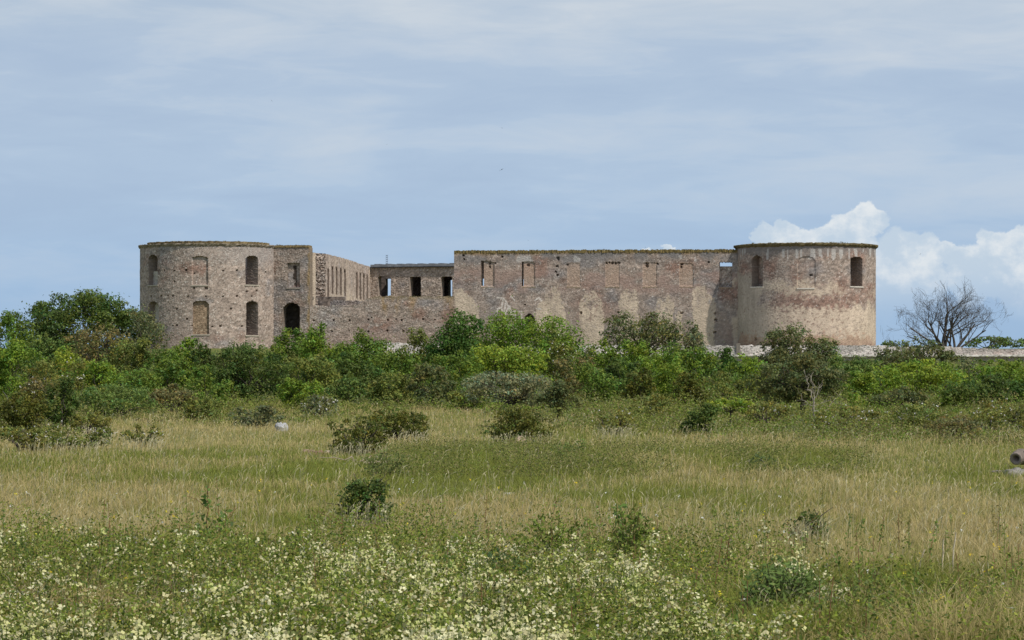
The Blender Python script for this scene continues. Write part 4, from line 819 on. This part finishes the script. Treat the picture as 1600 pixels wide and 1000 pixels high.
# ---- leafy weeds: band in the middle of the meadow and foreground herbs
def mound(X, Y): return ss(.28, .72, fbm(X * 1.15, Y * .8, 303, 3)) * .7 + .3 * vn(X * 3.2, Y * 2.4, 309)
def herbs(name, label, cat, n, rows, pxr, maskf, hr, size, pal, seed, aspect=.5, zdist=1.0):
    rg = np.random.default_rng(seed); n = int(n * 1.3); py, px = spread(n, rows, rg, .25, 6.0, pxr)
    zz = rg.random(n) ** zdist; Y = 2 * F / (py - HZ); X = X_of(px, Y)
    cl = fbm(X * 1.5, Y * 1.1, seed + 5, 3); k = rg.random(n) < maskf(px, py, cl); px, py, X, Y, zz, cl = [a[k] for a in (px, py, X, Y, zz, cl)]; n = len(X)
    z = zz * (hr[0] + (hr[1] - hr[0]) * (mound(X, Y) if name == 'foreground_herbs' else cl)) ; P = np.stack([X, Y, z + ground(X, Y)], 1)
    Nn = rg.normal(size=(n, 3)) * .55 + (0, -.5, .55); Nn /= np.linalg.norm(Nn, axis=1)[:, None]
    V, Q = leaf_quads(P, Nn, np.maximum(size, Y / 3168 * .9) * np.ones(n), rg, aspect)
    c = np.array(pal)[rg.integers(0, len(pal), n)] * rg.uniform(.65, 1.4, (n, 1)) * (.75 + .5 * fbm(X * .6, Y * .5, seed + 8, 2))[:, None]
    return tag(link(name, make_mesh(name, V, Q, np.repeat(np.clip(c, 0, .85), 4, 0)), M_leaf), label, cat, kind='stuff')
herbs('weeds', 'band of taller leafy green weeds across the middle of the meadow', 'weeds', 110000, (706, 754), (580, 1400),
      lambda px, py, cl: ss(580, 640, px) * ss(1390, 1290, px) * ss(.30, .55, fbm(px * .012, py * .05, 207, 4)) * ss(.3, .5, cl), (.08, .58), .02, [(.14, .17, .03), (.20, .20, .045), (.10, .13, .025), (.24, .21, .08)], 201)
fg_line = lambda px: np.interp(px, [-100, 100, 300, 420, 560, 700, 800, 900, 1000, 1100, 1200, 1300, 1700], [850, 845, 842, 840, 850, 850, 855, 845, 840, 860, 868, 900, 930])
herbs('foreground_herbs', 'leafy green herbs crowding the foreground below the cream flowers', 'herbs', 420000, (835, 1120), (-150, 1750),
      lambda px, py, cl: ss(0, 45, py - fg_line(px) - 10 + (cl - .5) * 60) * np.interp(px, [1080, 1260, 1700], [1, .22, .12]), (.08, .74), .015, [(.13, .18, .02), (.19, .24, .028), (.08, .12, .018), (.23, .25, .04), (.24, .20, .06)], 202, zdist=.7)
herbs('green_patches', 'patches of low fresh green plants between the grass', 'plants', 110000, (690, 900), (-110, 1710),
      lambda px, py, cl: ss(.52, .68, cl) * ss(1.0, .0, 1.6 * straw_map(px, py, X_of(px, 2 * F / (py - HZ)), 2 * F / (py - HZ))), (.03, .3), .012, [(.14, .21, .035), (.18, .23, .05), (.11, .17, .03)], 203)
# cream flowers
rg = np.random.default_rng(301); n = 37000; yf, px = spread(n, (842, 1090), rg, .2, 5.0, (-140, 1740)); Y = (2 - .36) * F / (yf - HZ); X = X_of(px, Y); md = mound(X, Y); hh = (.08 + .62 * md) * rg.uniform(.55, 1.08, n)
lim = np.interp(px, [-100, 60, 100, 260, 300, 420, 480, 620, 700, 850, 900, 1040, 1120, 1170, 1260, 1300, 1700], [876, 872, 884, 884, 866, 884, 868, 862, 858, 880, 866, 876, 905, 940, 975, 1020, 1070])
cl = md; cl2 = fbm(X * .6, Y * .5, 304, 2); dens_ = ss(-20, 75, yf - lim + (fbm(X * 2, Y * 1.2, 311, 3) - .5) * 110) * (.08 + .92 * ss(.2, .6, cl)) * ss(.05, .4, cl2) * np.interp(px, [1100, 1180, 1240, 1700], [1, .45, .2, .12])
dens_ = dens_ * (1 - .45 * ss(.65, .95, md)) * np.interp(yf, [930, 1000], [1, .62]); dens_ = np.maximum(dens_, np.exp(-((px - 1235) / 45) ** 2 - ((yf - 900) / 35) ** 2) * .45)
k = rg.random(n) < dens_; X, Y, hh, yf = X[k], Y[k], hh[k], yf[k]; nf_ = len(X); rep = 9; P = np.stack([X, Y, hh + ground(X, Y)], 1); P = np.repeat(P, rep, 0) + rg.normal(size=(nf_ * rep, 3)) * np.array([.021, .021, .02])
Nn = rg.normal(size=P.shape) * .7 + (0, -.4, .6); Nn /= np.linalg.norm(Nn, axis=1)[:, None]; V, Q = leaf_quads(P, Nn, .0135 * np.ones(len(P)), rg, .75)
c = np.repeat(np.array([(.68, .65, .31), (.79, .75, .46), (.50, .53, .19), (.60, .55, .30)])[rg.integers(0, 4, nf_)] * rg.uniform(.8, 1.1, (nf_, 1)), rep * 4, 0)
tag(link('cream_flowers', make_mesh('cream_flowers', V, Q, np.clip(c, 0, .85)), M_petal), 'mass of small cream white flowers along the front of the meadow', 'flowers', kind='stuff')
# stems under the flowers
lines_n = nf_; B = np.stack([X + rg.normal(size=nf_) * .04, Y + rg.normal(size=nf_) * .04, ground(X, Y)], 1); Tp = np.stack([X, Y, hh + ground(X, Y)], 1); wv = np.array([.0022, 0, 0])
V = np.stack([B - wv, B + wv, Tp + wv, Tp - wv], 1).reshape(-1, 3)
tag(link('flower_stems', make_mesh('flower_stems', V, np.arange(4 * nf_).reshape(-1, 4), np.repeat(np.array([.12, .17, .04])[None] * rg.uniform(.7, 1.3, (nf_, 1)), 4, 0)), M_leaf), 'thin green stems carrying the cream flowers', 'stems', kind='stuff')
def clump(px, ytop, row, w, label, col, seed, n=900, fl=60):
    rg = np.random.default_rng(seed); Y = 2 * F / (row - HZ); X = X_of(px, Y); g = float(ground(np.array([X]), np.array([Y]))[0]); H = Z_of(ytop, Y) - g; wm = w * Y / F
    root = empty('leafy_herb', (X, Y, g), label, 'herb', 'bushy herbs standing in the foreground'); ns = 22; sx_ = rg.normal(size=ns) * wm * .24; sy_ = rg.normal(size=ns) * wm * .2; sh = H * rg.uniform(.6, 1.0, ns) * np.exp(-(sx_ / wm) ** 2 * 2)
    si = rg.integers(0, ns, n); t = rg.random(n) ** .8; P = np.stack([sx_[si] * (.5 + .7 * t) + rg.normal(size=n) * .03, sy_[si] * (.5 + .7 * t) + rg.normal(size=n) * .03, sh[si] * t], 1)
    Nn = rg.normal(size=(n, 3)) * .5 + (0, -.5, .6); Nn /= np.linalg.norm(Nn, axis=1)[:, None]; V, Q = leaf_quads(P, Nn, .024 * np.ones(n), rg, .45)
    link('leaves', make_mesh('leaves', V, Q, np.repeat(np.array(col)[None] * rg.uniform(.55, 1.45, (n, 1)), 4, 0)), M_leaf, root)
    tube_obj('stems', [limb((sx_[j] * .4, sy_[j] * .4, 0), (sx_[j] * 1.2, sy_[j] * 1.2, sh[j]), .005, .003, rg, 5, .03) for j in range(ns)], (.17, .13, .05), M_bark, root, seed)
    if fl:
        j = rg.integers(0, ns, fl); q = np.stack([sx_[j] * 1.1, sy_[j] * 1.1 - .03, sh[j] * rg.uniform(.6, 1.03, fl)], 1) + rg.normal(size=(fl, 3)) * (.05, .04, .0); q = np.repeat(q, 7, 0) + rg.normal(size=(fl * 7, 3)) * .015
        Nn = rg.normal(size=q.shape) * .6 + (0, -.5, .5); Nn /= np.linalg.norm(Nn, axis=1)[:, None]; V, Q = leaf_quads(q, Nn, .011 * np.ones(len(q)), rg, .75); b = link('blossoms', make_mesh('blossoms', V, Q, np.full((len(V), 3), 1.) * (.74, .70, .42)), M_petal, root); b['kind'] = 'stuff'
clump(860, 800, 900, 120, 'tall bright green leafy herb clump left of the leafy weed pair', (.15, .21, .028), 401, 1300, 14)
clump(985, 782, 905, 90, 'tallest leafy herb clump, around the leafy weed pair', (.15, .20, .03), 402, 1200, 6)
clump(720, 828, 915, 70, 'herb clump with cream flowers on top, left of the drooping dark plant', (.14, .20, .03), 403, 800, 60)
clump(455, 826, 915, 110, 'low spreading herb clump between the reddish weed and the lone shrub', (.12, .18, .03), 404, 1000, 16)
clump(350, 806, 905, 120, 'leafy herb clump at the foot of the tall reddish weed', (.13, .19, .03), 405, 1200, 18)
clump(1240, 870, 985, 130, 'large herb clump with a few cream flowers at lower right', (.13, .19, .032), 406, 1600, 80)
clump(150, 838, 910, 150, 'wide green herb clump behind the heap of grey dead twigs', (.16, .21, .03), 407, 1500, 10)
clump(1345, 880, 985, 90, 'thin green herb clump right of the large flowering clump', (.15, .19, .04), 408, 600, 0)
# upright leafy stems rising out of the foreground herbs
rg = np.random.default_rng(321); ns_ = 420; row = rg.uniform(838, 1075, ns_); px = rg.uniform(-100, 1700, ns_); Y = 2 * F / (row - HZ); X = X_of(px, Y); hh = rg.uniform(.28, .62, ns_) * (.6 + .6 * mound(X, Y)); g0 = ground(X, Y)
nl_ = 34; t = rg.random((ns_, nl_)); lx = rg.normal(size=ns_) * .12
P = np.stack([X[:, None] + lx[:, None] * hh[:, None] * t + rg.normal(size=(ns_, nl_)) * .032 * (1.3 - t), Y[:, None] + rg.normal(size=(ns_, nl_)) * .03, g0[:, None] + hh[:, None] * t], -1).reshape(-1, 3)
Nn = rg.normal(size=P.shape) * .5 + (0, -.6, .55); Nn /= np.linalg.norm(Nn, axis=1)[:, None]; V, Q = leaf_quads(P, Nn, .02 * np.ones(len(P)), rg, .42)
pc = np.array([(.16, .23, .03), (.11, .18, .03), (.24, .20, .06), (.20, .24, .05)])[rg.integers(0, 4, ns_)]; c = np.repeat(np.repeat(pc, nl_, 0) * rg.uniform(.65, 1.35, (ns_ * nl_, 1)), 4, 0)
B = np.stack([X, Y, g0], 1); Tp = np.stack([X + lx * hh, Y, g0 + hh * 1.08], 1); wv = np.array([.004, 0, 0]); V2 = np.stack([B - wv, B + wv, Tp + wv * .6, Tp - wv * .6], 1).reshape(-1, 3); c2_ = np.repeat(np.array([(.26, .13, .07), (.16, .18, .06)])[rg.integers(0, 2, ns_)], 4, 0)
tag(link('tall_weeds', make_mesh('tall_weeds', np.concatenate([V, V2]), np.concatenate([Q, np.arange(4 * ns_).reshape(-1, 4) + len(V)]), np.concatenate([c, c2_])), M_leaf), 'upright leafy weeds with reddish stems rising out of the foreground herbs', 'weeds', kind='stuff')
# scattered yellow and white meadow flowers
rg = np.random.default_rng(305); n = 330; py = rg.uniform(745, 1050, n); px = rg.uniform(0, 1600, n); Y = 1.75 * F / (py - HZ); X = X_of(px, Y); P = np.repeat(np.stack([X, Y, .25 + ground(X, Y)], 1), 5, 0) + rg.normal(size=(5 * n, 3)) * .01
Nn = rg.normal(size=P.shape) * .5 + (0, -.3, .7); Nn /= np.linalg.norm(Nn, axis=1)[:, None]; V, Q = leaf_quads(P, Nn, .011 * np.ones(len(P)), rg, .8)
c = np.repeat(np.array([(.75, .55, .03), (.7, .6, .05), (.75, .75, .68)])[rg.integers(0, 3, n)], 20, 0)
tag(link('meadow_flowers', make_mesh('meadow_flowers', V, Q, c), M_petal), 'scattered tiny yellow and white flowers in the grass', 'flowers', kind='stuff')

# ---- tall weed stalks in the foreground
def stalk(px, ytop, row, label, col=(.20, .09, .055), leaves=26, lc=(.10, .17, .03), seed=1, lean=.03, r=.007, name='weed_stalk', lsz=.035):
    rg = np.random.default_rng(seed); Y = 2 * F / (row - HZ); X = X_of(px, Y); g = float(ground(np.array([X]), np.array([Y]))[0]); H = Z_of(ytop, Y) - g
    root = empty(name, (X, Y, g), label, 'weed', 'tall weed stalks in the foreground')
    P, rr = limb((0, 0, -.02), (lean * H, 0, H), r, r * .5, rg, 8, .02); ls = [(P, rr)]
    for _ in range(4 if leaves else 0): a = P[rg.integers(2, 7)]; ls.append(limb(a, a + (rg.normal() * .12, rg.normal() * .08, .14), r * .5, r * .25, rg, 4, .06))
    tube_obj('stem', ls, col, M_bark, root, seed)
    if leaves:
        t = rg.uniform(.12, 1, leaves); Pl = np.stack([np.interp(t, np.linspace(0, 1, 8), P[:, i_]) for i_ in range(3)], 1); o = rg.normal(size=(leaves, 3)) * (.06, .05, .02); Nn = rg.normal(size=(leaves, 3)) * .5 + (0, -.5, .6)
        Nn /= np.linalg.norm(Nn, axis=1)[:, None]; V, Q = leaf_quads(Pl + o, Nn, lsz * np.ones(leaves), rg, .5); link('leaves', make_mesh('leaves', V, Q, np.repeat(np.array(lc)[None] * rg.uniform(.6, 1.4, (leaves, 1)), 4, 0)), M_leaf, root)
stalk(322, 760, 880, 'tall leafy reddish weed at left, rising above the cream flowers', seed=1, leaves=60)
stalk(350, 800, 890, 'shorter leafy weed just right of the tall reddish weed at left', seed=2, leaves=50)
stalk(533, 808, 885, 'thin bare reddish stalk below the small lone shrub', seed=3, leaves=10)
stalk(967, 788, 885, 'leafy reddish weed in the middle right of the foreground', seed=4, leaves=70)
stalk(985, 800, 890, 'leafy weed touching the middle right reddish weed', seed=5, leaves=60)
stalk(916, 812, 875, 'thin dark red stalk left of the leafy weed pair', seed=6, leaves=14)
stalk(1138, 838, 905, 'upright red brown dock stalk right of the leafy weed pair', seed=7, leaves=18, r=.012)
stalk(1421, 858, 925, 'leaning pale dry grass stalk at right, leftmost of the pale stalks', col=(.50, .43, .29), leaves=0, seed=8, lean=.35, r=.012)
stalk(1472, 842, 915, 'upright pale dry seed stalk at right with thick head', col=(.50, .43, .29), leaves=0, seed=9, r=.014)
stalk(1486, 832, 905, 'tallest pale dry seed stalk at right', col=(.6, .52, .38), leaves=0, seed=10, lean=.1, r=.012)
def leafy(px, ytop, row, w, label, col, seed, n=160, lsz=.06, name='dock_plant'):
    rg = np.random.default_rng(seed); Y = 2 * F / (row - HZ); X = X_of(px, Y); g = float(ground(np.array([X]), np.array([Y]))[0]); H = Z_of(ytop, Y) - g; wm = w * Y / F
    root = empty(name, (X, Y, g), label, 'plant'); a = rg.uniform(0, 6.28, n); r_ = np.sqrt(rg.random(n)) * wm / 2; P = np.stack([np.cos(a) * r_, np.sin(a) * r_, rg.uniform(.15, 1, n) * H * (1 - (r_ / wm * 1.2) ** 2)], 1)
    Nn = rg.normal(size=(n, 3)) * .45 + (0, -.4, .7); Nn /= np.linalg.norm(Nn, axis=1)[:, None]; V, Q = leaf_quads(P, Nn, lsz * np.ones(n), rg, .34)
    link('leaves', make_mesh('leaves', V, Q, np.repeat(np.array(col)[None] * rg.uniform(.6, 1.5, (n, 1)), 4, 0)), M_leaf, root)
    tube_obj('stems', [limb((rg.normal() * .03, rg.normal() * .03, 0), P[j], .006, .003, rg, 5, .04) for j in range(0, n, 8)], (.09, .1, .04), M_bark, root, seed)
leafy(10, 832, 900, 70, 'dark leafy plant at the left edge above the cream flowers', (.06, .11, .03), 21, 500, .035)
leafy(782, 858, 925, 110, 'dark plant with long drooping leaves among the cream flowers', (.07, .13, .045), 22, 420, .045)
leafy(1222, 868, 990, 130, 'leafy plant with arching green leaves right of the cream flowers', (.12, .18, .04), 23, 1300, .03)
leafy(600, 700, 752, 80, 'leafy weed clump at the left end of the green weed band', (.13, .16, .04), 24, 300, .05)
leafy(1190, 706, 742, 40, 'darker weed tuft in the middle of the green weed band', (.08, .12, .03), 25, 160, .05)
leafy(908, 682, 712, 20, 'small light green sapling beside the dead wood', (.14, .2, .04), 26, 90, .05)
leafy(880, 690, 722, 44, 'low green sapling between the dead wood and the small light sapling', (.11, .16, .04), 27, 160, .05)

# ---- stones, dead wood, log
def stone(px, row, wpx, hpx, label, col, seed, dep=.8, name='rock', flat=False):
    rg = np.random.default_rng(seed); Y = 2 * F / (row - HZ); X = X_of(px, Y); g = float(ground(np.array([X]), np.array([Y]))[0]); w = wpx * Y / F; h = hpx * Y / F
    nu, nv = 36, 20; U, Vv = np.meshgrid(np.linspace(0, 2 * math.pi, nu, endpoint=False), np.linspace(.02, math.pi - .02, nv)); d = np.stack([np.sin(Vv) * np.cos(U), np.sin(Vv) * np.sin(U), np.cos(Vv)], -1)
    r = 1 + (vn(d[..., 0] * 2 + 5 + seed, d[..., 1] * 2 + d[..., 2] * 2 + 9, seed) - .5) * .5 + (vn(d[..., 0] * 6 + 20, d[..., 2] * 6 + d[..., 1] * 5 + 30, seed + 1) - .5) * .2
    P = np.sign(d) * np.abs(d) ** .8 * r[..., None] * np.array([w / 2, w / 2 * dep, h]); P = P.reshape(-1, 3); i = (np.arange(nv - 1)[:, None] * nu + np.arange(nu)[None]).ravel(); j = (np.arange(nv - 1)[:, None] * nu + (np.arange(nu)[None] + 1) % nu).ravel()
    Q = np.stack([i, i + nu, j + nu, j], 1); c = np.array(col)[None] * (0.7 + .6 * fbm(P[:, 0] * 9 + 50, P[:, 2] * 9 + P[:, 1] * 5 + 50, seed, 3)[:, None])
    o = link(name, make_mesh(name, P, Q, c, True), M_stone); o.location = (X, Y, g + h * .05); return tag(o, label, 'rock')
stone(439, 674, 20, 12, 'pale grey white rock in the left grass above the reddish stones', (.40, .40, .41), 1)
stone(812, 698, 20, 12, 'rounded pinkish stone beside the cone-shaped juniper', (.50, .36, .28), 2)
for i_, (x_, r_, w_, h_, cl_, lb_) in enumerate(((482, 708, 22, 5, (.36, .24, .20), 'flat reddish brown stone at the left of the stone patch in the grass'), (497, 711, 20, 6, (.30, .17, .14), 'dark red flat stone in the middle of the stone patch'),
        (512, 709, 16, 4, (.48, .38, .32), 'pinkish flat stone at the right of the stone patch'), (484, 714, 14, 4, (.52, .46, .36), 'pale flat stone lying in front of the reddish ones'))):
    stone(x_, r_, w_, h_, lb_, cl_, 10 + i_)['group'] = 'flat stones in the left grass'
stone(786, 712, 22, 5, 'flat grey stone left of the dead wood', (.36, .31, .29), 20)
stone(720, 795, 26, 2.5, 'flat whitish stone half hidden in the grass right of the lone shrub', (.55, .52, .47), 22)
stone(796, 772, 22, 2.5, 'thin pale stone slab in the meadow above the whitish stone', (.55, .53, .5), 21)
stone(925, 718, 10, 7, 'small rusty red stone at the right of the saplings', (.28, .13, .08), 23)
stone(1590, 742, 40, 11, 'pale boulder at the right edge, under the hollow log', (.27, .25, .22), 24)
stone(1562, 736, 24, 4, 'flat mauve grey stone left of the boulder at the right edge', (.36, .30, .31), 25)
Yg = 2 * F / (737 - HZ); zg = Z_of(716, Yg); xg = X_of(1587, Yg); rg = np.random.default_rng(9)
t = np.linspace(0, 1, 14); P = np.stack([t * .5, t * .85, t * .05 + .02 * np.sin(t * 9)], 1); org = (xg, Yg - .1, zg)
root = empty('hollow_log', org, 'weathered log with round hollow end resting on the boulder at the right edge', 'log')
rad = .135 + .02 * np.sin(t * 7) + .012 * rg.normal(size=14); rad[0] = .115; rad[1] = .145
tube_obj('trunk', [(P, rad)], (.20, .165, .14), M_bark, root, 4, sides=18)
inner = P.copy(); th_ = np.array([0.0, .4, .9, 1.0, 1.0]); dirv = (P[1] - P[0]) / np.linalg.norm(P[1] - P[0])
tube_obj('end_ring', [(np.array([P[0] + dirv * a for a in (.0, -.03, -.045, -.03, .02, .14, .16)]), np.array([.125, .13, .11, .075, .055, .05, .001]))], (.27, .22, .19), M_bark, root, 5, sides=18, axis=dirv)

tube_obj('branch_stub', [limb((.25, .05, .08), (.22, .05, .22), .05, .03, rg, 5, .03)], (.36, .31, .25), M_bark, root, 6)
def deadwood(px, row, w, hgt, label, col, seed, n=14):
    rg = np.random.default_rng(seed); Y = 2 * F / (row - HZ); X = X_of(px, Y); g = float(ground(np.array([X]), np.array([Y]))[0]); wm = w * Y / F; hm_ = hgt * Y / F; ls = []
    for _ in range(n):
        a = rg.uniform(-.5, .3) * wm; b = a + rg.normal() * .35 * wm; ls.append(limb((a, rg.normal() * .1, rg.uniform(.02, .3) * hm_), (b, rg.normal() * .15, rg.uniform(.3, 1.1) * hm_), wm * .014, wm * .005, rg, 7, .07))
    V, Q, c = tube_batch(ls, 5, col, seed); o = link('dead_branches', make_mesh('dead_branches', V, Q, c, True), M_bark); o.location = (X, Y, g); return tag(o, label, 'branches')
deadwood(845, 722, 56, 20, 'grey dead branches lying right of the pinkish stone', (.34, .27, .21), 31)
deadwood(838, 698, 18, 16, 'bleached curved twigs at the right foot of the cone-shaped juniper', (.45, .42, .40), 32, 8)
deadwood(600, 729, 90, 16, 'pale dry branches lying in the weeds below the twin junipers', (.42, .34, .26), 33, 12)
deadwood(190, 882, 110, 44, 'heap of grey dead twigs at the left above the cream flowers', (.22, .20, .19), 34, 34)
deadwood(38, 652, 46, 40, 'grey dead twigs sticking out beside the wide left juniper', (.26, .24, .22), 35, 22)

# ---- birds
def bird(px, py, span_px, label, roll, Y=200, seed=1):
    s = span_px * Y / F; X = X_of(px, Y); Z = Z_of(py, Y); root = empty('bird', (X, Y, Z), label, 'bird', 'birds in the sky'); root.rotation_euler = (0, roll, .3)
    t = np.linspace(-1, 1, 9); P = np.stack([0 * t, t * s * .3, 0 * t], 1); tube_obj('body', [(P, np.array([.02, .35, .7, .95, 1, .9, .6, .35, .25]) * s * .075)], (.05, .05, .055), M_bark, root, seed, sides=8)
    for sg in (-1, 1):
        w_ = np.array([[0, -.10, 0], [0, .10, 0], [.28, .06, .07], [.28, -.14, .07], [.5, .10, .0], [.5, .02, .0]]) * s; w_[:, 0] *= sg
        top = w_ + np.array([0, 0, .008 * s]); V = np.concatenate([w_, top]); Q = np.array([[0, 1, 2, 3], [3, 2, 4, 5], [6, 9, 8, 7], [9, 11, 10, 8], [0, 3, 9, 6], [3, 5, 11, 9], [5, 4, 10, 11], [4, 2, 8, 10], [2, 1, 7, 8]])
        link('wing', make_mesh('wing', V, Q, np.full((12, 3), .05)), M_bark, root)
bird(784, 265, 8.5, 'dark bird gliding with spread tilted wings high above the front wall', -.55, seed=1)
bird(784.5, 200, 3.4, 'tiny bird straight above the gliding one', .5, Y=320, seed=2)
bird(424.5, 157.5, 3.8, 'tiny bird high above the left tower', .9, Y=320, seed=3)
bird(604.5, 226, 2.8, 'tiny bird high above the far wing', .2, Y=380, seed=4)
bird(1438, 397, 4.2, 'tiny bird in front of the white clouds', -.5, Y=320, seed=5)
bird(825, 375.5, 3.2, 'tiny bird just above the top edge of the front wall', .3, Y=380, seed=6)
bird(1008.5, 386.5, 3.0, 'tiny bird low over the right part of the front wall', .6, Y=380, seed=7)
